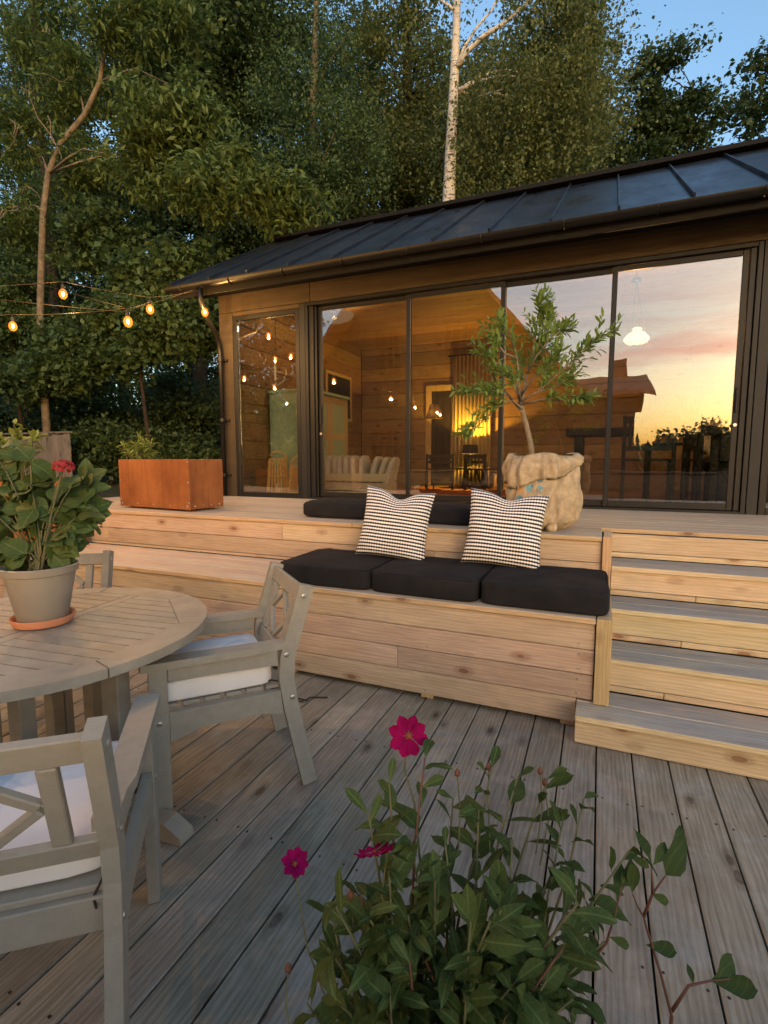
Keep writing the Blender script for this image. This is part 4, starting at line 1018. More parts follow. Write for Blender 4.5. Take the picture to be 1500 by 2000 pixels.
dz = Vector((0, 0, .1))
string_lights('string_lights', 'string of lit globe bulbs running left from the cabin corner in front of the trees', [hook, B1[1] + dz, B1[3] + dz, P(-120, 560, z=2.9)], [B1[0], B1[1], B1[3]], 6)
string_lights('string_lights', 'lower string of two lit globe bulbs at the left edge', [B1[1] + dz * .6, B1[2] + dz, B1[4] + dz, P(-150, 620, z=2.75)], [B1[2], B1[4]], 6)
string_lights('string_lights', 'string of lit bulbs over the terrace, seen mirrored in the glass', [B1[2] + dz, (-3.65, 1.2, 2.58), (-3.85, -.8, 2.6), (-3.75, -2.2, 2.62), (-4.3, -4.6, 2.8), (-4.9, -6.8, 3.1)], [(-3.65, 1.15, 2.48), (-3.85, -.85, 2.5), (-3.72, -2.15, 2.5), (-4.35, -4.5, 2.65)], 17)
string_lights('string_lights', 'long string of lit bulbs leading away from the cabin corner, mirrored in the left window', [hook + Vector((0, -.05, 0)), (-4.5, 3.9, 2.82), (-5.5, 2.2, 2.75), (-6.8, .0, 2.75), (-8, -2.6, 2.8), (-8.8, -6.8, 3.2)], [(-5.4, 2.25, 2.62), (-6.7, -.1, 2.62), (-8.0, -2.6, 2.66)], 9)

# ------------------------------------------------------------------ inside the cabin
FZ = .8705
cb = thing('mint_cabinet', 'pale mint green cabinet inside the cabin against the left wall', 'cabinet', (-3.78, 6.3, FZ))
for nm, a in (('side', (-4.07, -3.47, 5.76, 5.79, FZ + .02, 2.2)), ('side', (-4.07, -3.47, 6.83, 6.86, FZ + .02, 2.2)), ('back', (-4.07, -4.045, 5.792, 6.828, FZ + .02, 2.2)), ('plinth', (-4.07, -3.5, 5.77, 6.85, FZ, FZ + .018)), ('top', (-4.09, -3.44, 5.74, 6.88, 2.202, 2.24)), ('shelf', (-4.04, -3.5, 5.795, 6.825, 1.3, 1.33))): bx(nm, *a, M['mint'], cb)
for y0, y1 in ((5.795, 6.305), (6.315, 6.825)):
    dr = node('door', cb, (-3.47, (y0 + y1) / 2, 1.5))
    for nm, a in (('stile', (-3.49, -3.465, y0, y0 + .07, FZ + .03, 2.19)), ('stile', (-3.49, -3.465, y1 - .07, y1, FZ + .03, 2.19)), ('rail', (-3.49, -3.465, y0 + .071, y1 - .071, 2.1, 2.19)), ('rail', (-3.49, -3.465, y0 + .071, y1 - .071, 1.62, 1.7)), ('rail', (-3.49, -3.465, y0 + .071, y1 - .071, FZ + .03, FZ + .13))): bx(nm, *a, M['light_wood'], dr)
    bx('panel', -3.485, -3.472, y0 + .06, y1 - .06, FZ + .12, 2.11, M['mint'], dr, .001)
def lantern(x, y, h, r, label, seed):
    t = thing('rattan_lantern', label, 'lantern', (x, y, FZ), 0, 'rattan lanterns behind the window')
    for k in range(20):
        a = 2 * math.pi * k / 20; MB().tube([(x + r * math.cos(a), y + r * math.sin(a), FZ + .002), (x + r * .72 * math.cos(a), y + r * .72 * math.sin(a), FZ + h)], .0085, 5).build('rod', M['rattan'], t)
    for z, f in ((.01, 1.0), (.55, .85), (1, .72)):
        MB().tube([(x + r * f * math.cos(2 * math.pi * k / 20), y + r * f * math.sin(2 * math.pi * k / 20), FZ + max(.008, z * h)) for k in range(21)], .008, 5, cap=False).build('hoop', M['rattan'], t)
    MB().lathe([(0, .008), (r * .9, .008), (r * .9, .018), (0, .018)], 20, (x, y, FZ)).build('base', M['rattan'], t)
    q = [(x + r * .72 * math.cos(a) - .16 * h * 0, y, FZ + h + r * .95 * math.sin(a)) for a in np.linspace(0, math.pi, 11)]
    Mh = Matrix.Translation((x, y, FZ + h)) @ Matrix.Rotation(R(-50 if seed else 15), 4, 'X') @ Matrix.Rotation(R(30), 4, 'Z') @ Matrix.Translation((-x, -y, -FZ - h))
    MB().tube(q, .011, 6, M=Mh).build('handle', M['rattan'], t, smooth=True)
    MB().lathe([(0, .02), (.035, .02), (.035, .16), (0, .16)], 16, (x, y, FZ)).build('candle', M['candle'], t, smooth=40)
p = P(545, 962, z=FZ + .02); lantern(-3.73, 5.42, .47, .14, 'tall rattan lantern with tilted handle behind the narrow window', 1); lantern(-3.42, 5.42, .38, .13, 'shorter rattan lantern beside the tall one', 0)
# crate with rolled textiles
cr_ = thing('wooden_crate', 'slatted wooden crate on the cabin floor behind the sliding door', 'crate', (-2.62, 5.45, FZ))
for x in (-3.02, -2.22):
    for z in (.0, .105, .21): board('end_slat', (x, 5.45, FZ + .048 + z), (.016, .34, .09), M['crate'], cr_)
    for y in (5.3, 5.6): board('corner_post', (x + (.017 if x < -2.6 else -.017), y - .0 + (.0 if y < 5.4 else -.0), FZ + .152), (.016, .03, .3), M['crate'], cr_)
for y in (5.273, 5.627):
    for z in (.0, .105, .21): board('side_slat', (-2.62, y, FZ + .048 + z), (.83, .012, .09), M['crate'], cr_)
board('crate_floor', (-2.62, 5.45, FZ + .012), (.76, .33, .012), M['crate'], cr_)
for k in range(9):
    x = -2.95 + k * .083; tl = (-.12 if k < 6 else .5) + random.uniform(-.12, .12)
    mb = cushion_mesh(.078, .26, .48, 0, e=3.5, n=8, seed=k); o = mb.build('textile_roll', M['linen'], None, smooth=True, center=False)
    o.location = (x, 5.45, FZ + .03); o.rotation_euler = (0, tl * .5, 0)
    tag(o, ('leftmost', 'second', 'third', 'fourth', 'fifth', 'sixth', 'seventh', 'eighth', 'rightmost')[k] + ' of the nine grey linen textiles packed upright in the crate, counted from the left', 'textile', 'linen textiles in the crate')
# hanging candle holder in the narrow window
hc = thing('hanging_candle_holder', 'thin brass arc with a white candle hanging inside the narrow window', 'candle holder', P(538, 752, y=5.5))
q = P(538, 620, y=5.5); e = P(538, 690, y=5.5); q.z = 3.31
MB().tube([q, e], .004, 5).build('rod', M['gutter'], hc)
MB().tube([e + Vector((.16 * math.cos(a) * (-1), 0, .16 * math.sin(a) - .0)) + Vector((.0, 0, -.12)) for a in np.linspace(R(10), R(100), 9)] + [e + Vector((0, 0, .02))], .007, 6).build('arc', M['steel'], hc)
MB().tube([P(538, 745, y=5.5) + Vector((.02 + .14 * math.cos(a), 0, .14 * math.sin(a) + .1)) for a in np.linspace(R(-110), R(20), 9)], .006, 6).build('arc', M['steel'], hc)
MB().lathe([(0, 0), (.012, 0), (.012, .26), (.003, .27), (0, .27)], 12, P(538, 743, y=5.5)).build('candle', M['candle'], hc, smooth=40)
MB().tube([e, P(538, 700, y=5.5)], .004, 5).build('hook', M['gutter'], hc)
# picture, doorway, curtain, lamp, chairs
pf = thing('picture_frame', 'pale wooden picture frame on the left cabin wall', 'picture', (-4.06, 7.75, 2.3))
for a in ((-4.085, -4.06, 7.3, 7.35, 1.98, 2.75), (-4.085, -4.06, 8.15, 8.2, 1.98, 2.75)): bx('frame_side', *a, M['light_wood'], pf)
for a in ((-4.085, -4.06, 7.351, 8.149, 1.98, 2.03), (-4.085, -4.06, 7.351, 8.149, 2.7, 2.75)): bx('frame_side', *a, M['light_wood'], pf)
bx('print', -4.084, -4.07, 7.351, 8.149, 2.031, 2.699, M['shade'], pf, .001)
dw = thing('interior_door', 'dark interior doorway with pale wooden casing in the back wall', 'door', (-2.45, YK - .03, FZ))
xd0, xd1 = P(842, 900, y=YK - .03).x, P(880, 900, y=YK - .03).x
for a in ((xd0 - .1, xd0, YK - .05, YK - .0225, FZ, 2.5), (xd1, xd1 + .1, YK - .05, YK - .0225, FZ, 2.5), (xd0 - .1, xd1 + .1, YK - .052, YK - .0225, 2.502, 2.6)): bx('casing', *a, M['light_wood'], dw)
bx('doorway_shade', xd0 + .002, xd1 - .002, YK - .045, YK - .0225, FZ, 2.498, M['dark_wood'], dw)  # dark board standing in for the shade inside the open doorway
cu = thing('linen_curtain', 'long pale linen curtain on the back wall lit from below by the lamp', 'curtain', (-1.75, YK - .1, FZ))
mb = MB(); nn = 60; x0, x1 = P(885, 800, y=YK - .1).x, P(960, 800, y=YK - .1).x
for i in range(nn + 1):
    x = x0 + (x1 - x0) * i / nn; yy = YK - .11 + .035 * math.sin(i * 1.05)
    mb.v += [(x, yy, FZ + .01), (x, yy, 3.05)]
    if i: k = 2 * i; mb.f.append((k - 2, k, k + 1, k - 1))
cuo = mb.build('cloth', M['curtain'], cu, smooth=True); md = cuo.modifiers.new('thickness', 'SOLIDIFY'); md.thickness = .004
MB().tube([(x0 - .1, YK - .11, 3.06), (x1 + .1, YK - .11, 3.06)], .014, 8).build('curtain_rod', M['black_metal'], cu)
lx_, ly_ = P(918, 900, y=8.15).x, 8.15; LT = .331
sd_t = thing('side_table', 'small round dark side table under the glowing table lamp', 'table', (lx_, ly_, FZ))
MB().lathe([(0, .3), (.24, .3), (.25, .31), (.25, .325), (0, .33)], 24, (lx_, ly_, FZ)).build('table_top', M['dark_wood'], sd_t, smooth=40)
for k in range(3):
    a = 2 * math.pi * k / 3 + .4; MB().tube([(lx_ + .1 * math.cos(a), ly_ + .1 * math.sin(a), FZ + .3), (lx_ + .2 * math.cos(a), ly_ + .2 * math.sin(a), FZ + .002)], .014, 6).build('leg', M['dark_wood'], sd_t)
tl = thing('table_lamp', 'lit table lamp with black drum shade in front of the curtain', 'lamp', (lx_, ly_, FZ + LT))
MB().lathe([(0, 0), (.07, 0), (.07, .012), (.015, .02), (.012, .1), (.03, .14), (.012, .2), (.008, .3), (0, .3)], 16, (lx_, ly_, FZ + LT)).build('stand', M['black_metal'], tl, smooth=True)
mb = MB(); seg = 28
for i, (r, z) in enumerate(((.13, .22), (.115, .36), (.111, .36), (.126, .22))):
    mb.v += [(lx_ + r * math.cos(2 * math.pi * k / seg), ly_ + r * math.sin(2 * math.pi * k / seg), FZ + LT + z) for k in range(seg)]
mb.f = [(i * seg + k, i * seg + (k + 1) % seg, ((i + 1) % 4) * seg + (k + 1) % seg, ((i + 1) % 4) * seg + k) for i in range(4) for k in range(seg)]
mb.build('shade', M['shade'], tl, smooth=40)
MB().lathe([(0, .25), (.025, .27), (.03, .3), (.015, .33), (0, .335)], 12, (lx_, ly_, FZ + LT)).build('lamp_bulb', M['bulb'], tl, smooth=True)
def lamp(parent, loc, watts, col=(1, .55, .2), size=.04):
    ld = bpy.data.lights.new('lamp_light', 'POINT'); ld.energy = watts; ld.color = col; ld.shadow_soft_size = size
    lo = bpy.data.objects.new('lamp_light', ld); link(lo, parent); lo.location = Vector(loc) - wloc(parent); return lo
lamp(tl, (lx_, ly_, FZ + LT + .3), 70, (1, .62, .1), .012)
def dark_chair(name, label, c, rz, seat=.45, back=.9, slats=5, w=.42, group='dark wooden chairs inside the cabin'):
    t = thing(name, label, 'chair', (*c, FZ), rz, group); m = M['dark_wood']; h = w / 2 - .02
    for x in (-h, h):
        board('front_leg', (x, -h, seat / 2 + .001), (.035, .035, seat - .004), m, t, world=False); board('rear_leg', (x, h, back / 2 + .001), (.035, .035, back - .002), m, t, world=False)
    board('seat', (0, -.012, seat + .012), (w, w - .03, .022), m, t, world=False)
    board('top_rail', (0, h, back - .04), (w - .08, .024, .06), m, t, world=False); board('lower_rail', (0, h, seat + .12), (w - .08, .022, .04), m, t, world=False)
    for k in range(slats): board('back_slat', (-h + .05 + (w - .14) * k / (slats - 1), h, (seat + .14 + back - .07) / 2), (.03, .016, back - seat - .212), m, t, world=False)
    return t
dark_chair('dining_chair', 'dark chair left of the glowing table lamp', (lx_ - .32, 7.5), R(200), .3, .54); dark_chair('dining_chair', 'dark chair right of the glowing table lamp', (lx_ + .33, 7.65), R(150), .3, .54)
dark_chair('high_chair', 'tall dark slatted chair back standing above the dining table', (.72, 6.62), R(180), .62, 1.24, 6, .48)
dark_chair('dining_chair', 'dark slatted chair in front of the dining table', (.42, 5.62), R(178), .45, .88, 5, .46)
dark_chair('dining_chair', 'dark slatted chair at the near end of the dining table', (1.02, 5.75), R(100), .45, .84, 5, .46)
dt = thing('dining_table', 'heavy dark dining table behind the right sliding panel', 'table', (.35, 6.15, FZ))
board('table_top', (.45, 6.15, FZ + .755), (1.6, .62, .075), M['dark_wood'], dt); 
for x in (-.22, 1.12):
    for y in (5.93, 6.37): board('leg', (x, y, FZ + .359), (.09, .09, .715), M['dark_wood'], dt)
sk_ = thing('sheepskin_armchair', 'low armchair draped with a pale sheepskin behind the right glass panel', 'armchair', (1.35, 6.75, FZ))
for x in (1.08, 1.62):
    for y in (6.5, 7.0): board('leg', (x, y, FZ + .171), (.05, .05, .34), M['dark_wood'], sk_)
board('seat', (1.35, 6.75, FZ + .39), (.62, .6, .1), M['dark_wood'], sk_); board('backrest', (1.35, 7.04, FZ + .66), (.62, .06, .42), M['dark_wood'], sk_)
mb = cushion_mesh(.56, .5, .09, .03, e=3, n=10); o = mb.build('sheepskin', M['fur'], sk_, smooth=True, center=False); o.location = Vector((1.35, 6.73, FZ + .441)) - sk_.location
mb = cushion_mesh(.56, .12, .4, .03, e=3, n=10); o = mb.build('sheepskin', M['fur'], sk_, smooth=True, center=False); o.location = Vector((1.35, 6.96, FZ + .5)) - sk_.location
pd = P(1243, 660, y=5.75)
pn = thing('pendant_lamp', 'lit opal glass pendant lamp hanging on chains behind the right panel', 'lamp', pd)
MB().lathe([(.028, .1), (.05, .085), (.042, .065), (.075, .045), (.115, .0), (.118, -.02), (.09, -.05), (.055, -.062), (.0, -.064)], 32, pd).build('glass_shade', M['opal'], pn, smooth=True)
MB().lathe([(0, -.065), (.06, -.066), (.07, -.085), (.03, -.12), (0, -.125)], 24, pd).build('oil_font', M['steel'], pn, smooth=True)
ct = P(1243, 550, y=5.75)
for k in range(3):
    a = 2 * math.pi * k / 3; MB().tube([ct, pd + Vector((.1 * math.cos(a), .1 * math.sin(a), -.06))], .0035, 5).build('chain', M['gutter'], pn)
MB().tube([ct, Vector((ct.x, ct.y, 3.309))], .004, 5).build('chain', M['gutter'], pn)
MB().lathe([(0, 0), (.05, .0), (.04, .03), (0, .04)], 16, ct).build('canopy', M['gutter'], pn, smooth=True)
lamp(pn, pd + Vector((0, 0, .0)), 34, (1, .52, .17), .02)
rg = MB().box((-1.6, 7.0, FZ + .005), (2.4, 1.8, .009), b=.002).build('floor_rug', M['rug']); tag(rg, 'red patterned rug on the cabin floor', 'rug')
for o_ in (sd_t, tl): o_.location.z += .0
# wall lamp over the cabinet and a ceiling lamp in the middle keep the room warm, as its walls show
fl_ = thing('floor_lamp', 'slim unlit floor lamp with pale shade in the left half of the cabin', 'lamp', (P(848, 800, y=7.3).x, 7.3, FZ)); fx, fy = fl_.location.x, 7.3
MB().lathe([(0, 0), (.12, 0), (.12, .015), (.012, .02), (.01, 1.1), (0, 1.1)], 16, (fx, fy, FZ)).build('stand', M['dark_wood'], fl_, smooth=40)
mb = MB()
for i, (r, z) in enumerate(((.13, 1.06), (.06, 1.26), (.056, 1.26), (.126, 1.06))): mb.v += [(fx + r * math.cos(2 * math.pi * k / seg), fy + r * math.sin(2 * math.pi * k / seg), FZ + z) for k in range(seg)]
mb.f = [(i * seg + k, i * seg + (k + 1) % seg, ((i + 1) % 4) * seg + (k + 1) % seg, ((i + 1) % 4) * seg + k) for i in range(4) for k in range(seg)]
mb.build('shade', M['lamp_linen'], fl_, smooth=40)


cl = P(652, 612, y=6.0); cl.z = 3.18
cd_ = thing('ceiling_lamp', 'round pale ceiling lamp at the top of the leftmost sliding panel', 'lamp', cl)
MB().lathe([(.0, -.1), (.12, -.09), (.22, -.05), (.26, .0), (.24, .02), (0, .03)], 32, cl).build('shade', M['opal_dim'], cd_, smooth=True)
MB().lathe([(.03, .03), (.03, .129), (0, .129)], 12, cl).build('stem', M['black_metal'], cd_)
lamp(cd_, cl + Vector((0, 0, -.04)), 10, (1, .68, .38), .03)

# ------------------------------------------------------------------ fence
fe = thing('plank_fence', 'old grey vertical plank fence at the left edge of the terrace', 'fence', (-9.5, 5.6, .7)); xr = P(136, 845, y=5.6).x
for k in range(26):
    h = random.uniform(-.02, .02); x = xr - .07 - k * .143; gz = ground_z(x, 5.6) - .03
    board('fence_board', (x, 5.6 + random.uniform(-.004, .004), (gz + 1.72 + h) / 2), (.136, .022, 1.72 + h - gz), M['fence'], fe, b=.004, rot=(0, random.uniform(-.008, .008), 0))
board('fence_rail', (xr - 1.9, 5.635, 1.5), (3.7, .04, .09), M['fence'], fe); board('fence_rail', (xr - 1.9, 5.635, .98), (3.7, .04, .09), M['fence'], fe)
board('cap_rail', (xr - 1.86, 5.6, 1.757), (3.78, .06, .03), M['fence'], fe)

# ------------------------------------------------------------------ trees
def norm(a): return a / np.maximum(1e-9, np.linalg.norm(a, axis=1))[:, None]
def leaf_cloud(name, mat, parent, pts, L_, W_, droop=.35, spread=1.0, rng=RNG):
    n = len(pts); d = norm(rng.normal(size=(n, 3)) * np.array([1, 1, .6]) * spread + np.array([0, 0, -droop]))
    up = norm(rng.normal(size=(n, 3)) * .55 + np.array([0, -.15, 1])); s = norm(np.cross(up, d)); nm = np.cross(d, s)
    sc = rng.uniform(.4, 1.3, n)[:, None]; l = L_ * sc; w = W_ * sc
    v = np.empty((n, 4, 3)); v[:, 0] = pts; v[:, 1] = pts + d * l * .5 + s * w * .5 + nm * w * .12; v[:, 2] = pts + d * l - nm * l * .08; v[:, 3] = pts + d * l * .5 - s * w * .5 + nm * w * .12
    v = v.reshape(-1, 3); c = v.mean(0); base = np.arange(n) * 4
    tri = np.stack([base, base + 1, base + 2, base, base + 2, base + 3], 1).reshape(-1)
    me = bpy.data.meshes.new(name); me.vertices.add(len(v)); me.vertices.foreach_set('co', (v - c).astype(np.float32).ravel())
    me.loops.add(len(tri)); me.loops.foreach_set('vertex_index', tri.astype(np.int32)); me.polygons.add(2 * n)
    me.polygons.foreach_set('loop_start', np.arange(0, 6 * n, 3, dtype=np.int32)); me.polygons.foreach_set('loop_total', np.full(2 * n, 3, np.int32))
    me.update(calc_edges=True); me.materials.append(mat)
    o = bpy.data.objects.new(name, me); link(o, parent); o.location = Vector(c.tolist()) - wloc(parent); o['kind'] = 'stuff'
    return o
DENS = .95
def crown_points(blobs, rng=RNG):
    out = []; tips = []
    for c, r, ncl, per, sig in blobs:
        c = np.array(c); r = np.array(r)
        ncl = int(ncl * DENS); per = int(per * 2.4)
        q = norm(rng.normal(size=(ncl, 3))) * (rng.uniform(.15, 1, ncl) ** .45)[:, None]
        cc = c + q * r * (1 + .18 * rng.normal(size=(ncl, 1)))
        tips += cc.tolist()
        sg = sig * rng.uniform(.5, 1.3, ncl)
        p = np.repeat(cc, per, 0) + rng.normal(size=(ncl * per, 3)) * np.repeat(sg, per)[:, None] * np.array([1, 1, .62])
        keep = rng.random(len(p)) < .92; out.append(p[keep])
    return np.concatenate(out), tips
def tree(name, label, trunk, rad, blobs, leaf, lmat, bark='bark', nb=9, droop=.35, group='trees behind the cabin', cat='tree', strands=0, seed=1):
    rng = np.random.default_rng(seed)
    trunk = [Vector(p) for p in trunk]; base = trunk[0].copy()
    t = thing(name, label, cat, base, 0, group)
    n = len(trunk); rr = [rad * (1 - .75 * i / (n - 1)) for i in range(n)]
    MB().tube(trunk, rr, 10).build('trunk', M[bark], t, smooth=True)
    pts, tips = crown_points(blobs, rng)
    rnd = random.Random(seed); zs = base.z
    for k in range(nb):
        e = Vector(tips[rnd.randrange(len(tips))])
        cand = [(i, p) for i, p in enumerate(trunk) if i > 0 and p.z < e.z + .6] or [(n - 1, trunk[-1])]
        i, s0 = min(cand, key=lambda q: (q[1] - e).length); r0 = rr[i] * .45
        md = s0.lerp(e, .5) + Vector((rnd.uniform(-.1, .1), rnd.uniform(-.1, .1), .12 * (e - s0).length))
        MB().tube([s0, s0.lerp(md, .55) + Vector((0, 0, .03)), md, md.lerp(e, .55), e], [r0, r0 * .75, r0 * .55, r0 * .35, .006], 6).build('branch', M[bark], t, smooth=True)
    if strands:                                        # hanging birch twigs
        st = np.array([tips[i] for i in rng.integers(0, len(tips), strands)]) + rng.normal(size=(strands, 3)) * .25
        ln = rng.uniform(.5, 1.5, strands); k = 26; tt = rng.random((strands, k))
        sp = st[:, None, :] + np.stack([rng.normal(size=(strands, 1)) * .12 * tt + rng.normal(size=(strands, k)) * .035, rng.normal(size=(strands, 1)) * .12 * tt + rng.normal(size=(strands, k)) * .035, -ln[:, None] * tt], 2)
        pts = np.concatenate([pts, sp.reshape(-1, 3)])
    leaf_cloud('crown', M[lmat], t, pts, leaf[0], leaf[1], droop, rng=rng)
    return t
def G(px, py, y): 
    p = P(px, py, y=y); return (p.x, p.y, p.z)
def stand(px, y, top_py, lean=0, seed=0):             # a trunk standing on the ground below a pixel column
    r = random.Random(seed); b = P(px, 900, y=y); z0 = ground_z(b.x, y) - .1; tp = P(px + lean, top_py, y=y).z
    return [(b.x + (P(px + lean, 900, y=y).x - b.x) * k / 6 + r.uniform(-.1, .1) * (k > 0), y + r.uniform(-.08, .08) * (k > 0), z0 + (tp - z0) * k / 6) for k in range(7)]
# curved sapling with the grey trunk at the left
ytr = 6.4
sap = [G(92, 852, ytr), G(86, 760, ytr), G(78, 640, ytr), G(80, 540, ytr), G(84, 420, ytr), G(94, 340, ytr), G(118, 280, ytr), G(165, 225, ytr), G(195, 160, ytr), G(206, 85, ytr), G(225, 40, ytr), G(242, 0, ytr), G(270, -120, ytr)]
sap[0] = (sap[0][0], ytr, ground_z(sap[0][0], ytr) - .05)
ash = tree('ash_tree', 'young ash tree with curved grey trunk behind the plank fence', sap, .07,
           [(G(330, 235, 6.2), (.85, .6, .55), 46, 60, .15), (G(420, 360, 6.0), (.8, .6, .42), 34, 60, .15), (G(330, 300, 6.4), (1.0, .7, .6), 44, 60, .17), (G(90, 60, 6.6), (.9, .6, .7), 22, 50, .2), (G(150, 180, 6.7), (.8, .5, .5), 26, 50, .16), (G(40, 440, 6.7), (.8, .5, .5), 26, 50, .16), (G(170, 330, 6.8), (.7, .5, .4), 24, 50, .16), (G(30, 260, 6.8), (.5, .5, .7), 18, 50, .17), (G(560, 390, 6.6), (.5, .5, .3), 20, 60, .14), (G(300, 60, 6.6), (.9, .6, .5), 34, 60, .17)], (.13, .045), 'leaf_ash', 'bark', 5, .5, seed=2)
random.seed(8)
for k in range(16):                                   # bare twigs at the upper left
    s0 = Vector(G(random.uniform(-20, 130), random.uniform(30, 420), 6.2)); d = rv(); q = [s0]
    for j in range(6): d = (d + rv(.45)).normalized(); q.append(q[-1] + d * random.uniform(.1, .2))
    MB().tube(q, [.013, .012, .01, .009, .007, .005, .003], 5).build('bare_twig', M['bark'], ash, smooth=True)
def shrub(name, label, px, py, y, r, ncl, leaf, lmat, seed, per=70, sig=.15, group='shrubs beside the cabin', extra=()):
    c = P(px, py, y=y); z0 = ground_z(c.x, y) - .05
    return tree(name, label, [(c.x + .1 * (k % 2), y, z0 + (c.z + .2 * r[2] - z0) * k / 3) for k in range(4)], .05, [(tuple(c), r, ncl, per, sig)] + list(extra), leaf, lmat, 'bark_dark', 8, .3, group, 'shrub', seed=seed)
shrub('hazel_shrub', 'broad hazel shrub behind the string lights, left of the cabin corner', 270, 640, 6.3, (1.0, .6, .75), 75, (.11, .075), 'leaf_mid', 3, extra=[(G(130, 700, 6.2), (.8, .5, .55), 45, 70, .15), (G(330, 530, 6.5), (.9, .5, .45), 50, 70, .15), (G(390, 640, 6.5), (.4, .4, .6), 30, 60, .14)])
shrub('hazel_shrub', 'leafy shrub at the left edge above the fence', 20, 620, 6.6, (1.0, .6, 1.0), 70, (.11, .075), 'leaf_mid', 4, extra=[(G(60, 740, 6.5), (.9, .5, .4), 36, 70, .15), (G(200, 470, 6.8), (.9, .5, .4), 40, 70, .15)])
shrub('low_shrub', 'low dark shrub behind the rusty planter', 380, 900, 6.8, (.9, .5, .5), 55, (.09, .06), 'leaf_dark', 5)
shrub('low_shrub', 'low dark shrub between the fence and the rusty planter', 210, 880, 6.5, (.9, .5, .5), 60, (.09, .06), 'leaf_dark', 6)
shrub('low_shrub', 'dark undergrowth in the shade left of the downpipe', 380, 800, 8.6, (1.6, .6, .9), 60, (.1, .07), 'leaf_dark', 7, sig=.22)
shrub('low_shrub', 'dark undergrowth above the plank fence', 150, 790, 8.8, (2.0, .6, .9), 70, (.1, .07), 'leaf_dark', 17, sig=.22)
shrub('low_shrub', 'undergrowth at the far left behind the fence top', 10, 830, 9.5, (2.2, .6, 1.2), 60, (.12, .08), 'leaf_dark', 18, sig=.25)
shrub('low_shrub', 'undergrowth in the gap behind the cabin corner', 300, 880, 9.5, (3.0, .6, 1.2), 80, (.12, .08), 'leaf_dark', 19, sig=.25)
# forest behind
tree('spruce_tree', 'dark spruce trunk and boughs at the upper left', stand(125, 9.5, -250, seed=1), .2, [(G(100, 120, 9.5), (1.6, .9, 2.2), 90, 70, .28), (G(120, 420, 9.6), (1.9, .9, 1.3), 70, 70, .28)], (.1, .035), 'leaf_dark', 'bark_dark', 14, .6, seed=8)
tree('maple_tree', 'tall dense dark green tree above the left end of the roof', stand(400, 11, -300, 30, 2), .22, [(G(330, 130, 11), (2.6, 1.3, 2.0), 150, 80, .3), (G(480, 60, 11.2), (2.0, 1.3, 2.2), 110, 80, .3), (G(470, 400, 11), (2.0, 1.1, 1.2), 100, 80, .28), (G(230, 430, 10.5), (2.2, 1.0, 1.4), 90, 80, .28)], (.12, .085), 'leaf_dark', 'bark_dark', 14, seed=9)
tree('weeping_birch', 'birch with hanging dark green foliage left of the white trunk', stand(640, 10.6, -250, -20, 3), .15, [(G(600, 150, 10.4), (1.3, .9, 2.4), 80, 60, .2), (G(560, 350, 10.3), (1.0, .8, .9), 40, 60, .2), (G(680, 300, 10.6), (1.0, .8, 1.2), 50, 60, .2)], (.065, .045), 'leaf_mid', 'bark', 10, .9, strands=420, seed=10)
tree('beech_tree', 'yellowish green tree right behind the roof, left of the white birch trunk', stand(790, 13, -200, 0, 4), .22, [(G(770, 130, 13), (1.7, 1.3, 2.6), 100, 80, .28), (G(800, 330, 12.8), (1.8, 1.2, 1.3), 90, 80, .28), (G(680, 400, 12.5), (1.5, 1, .9), 60, 80, .28)], (.1, .07), 'leaf_birch', 'bark_dark', 12, seed=11)
bt = [G(874, 430, 9.6), G(876, 400, 9.6), G(880, 300, 9.6), G(886, 180, 9.6), G(891, 60, 9.6), G(894, -60, 9.6), G(898, -260, 9.6)]
bt.insert(0, (bt[0][0] - .02, 9.6, ground_z(bt[0][0], 9.6) - .1))
birch_t = tree('white_birch', 'birch with bright white trunk rising behind the roof', bt, .15, [(G(1020, 140, 9.8), (1.3, .9, 2.0), 90, 60, .2), (G(1090, 250, 10), (1.0, .9, 1.2), 70, 60, .2), (G(960, 330, 10.2), (1.0, .8, .8), 50, 60, .2), (G(1110, 60, 10), (.5, .8, 1.2), 46, 60, .18)], (.062, .045), 'leaf_birch', 'birch', 3, .9, strands=520, seed=12)
for pts, r0 in (([(894, 130), (912, 100), (945, 70), (985, 45), (1030, 5), (1050, -40)], .05), ([(896, 122), (905, 95), (930, 55), (960, 20), (985, -30)], .03), ([(888, 20), (860, 0), (820, -30)], .03), ([(928, 190), (980, 175), (1030, 150)], .012)):
    q = [Vector(G(a, b, 9.55)) for a, b in pts]; MB().tube(q, [r0 * (1 - .6 * i / (len(q) - 1)) for i in range(len(q))], 8).build('white_limb', M['birch'], birch_t, smooth=True)
tree('alder_tree', 'dense green tree behind the right side of the birch', stand(1080, 12.5, -100, 0, 5), .2, [(G(1060, 250, 12.6), (1.6, 1.1, 1.8), 110, 80, .27), (G(950, 250, 12.6), (1.3, 1, 1.8), 80, 80, .27), (G(1125, 200, 12.8), (.6, .9, 1.9), 50, 80, .2)], (.09, .065), 'leaf_birch', 'bark_dark', 10, seed=13)
tree('oak_tree', 'small oak with airy dark crown against the blue sky on the right', stand(1300, 14, 200, 10, 6), .13, [(G(1280, 165, 14), (.72, .7, .95), 34, 60, .17), (G(1365, 235, 14), (.95, .7, .7), 32, 60, .17), (G(1270, 265, 14), (.95, .7, .8), 30, 60, .18), (G(1250, 325, 14), (1.2, .8, .4), 18, 55, .2)], (.11, .07), 'leaf_dark', 'bark_dark', 14, seed=14)
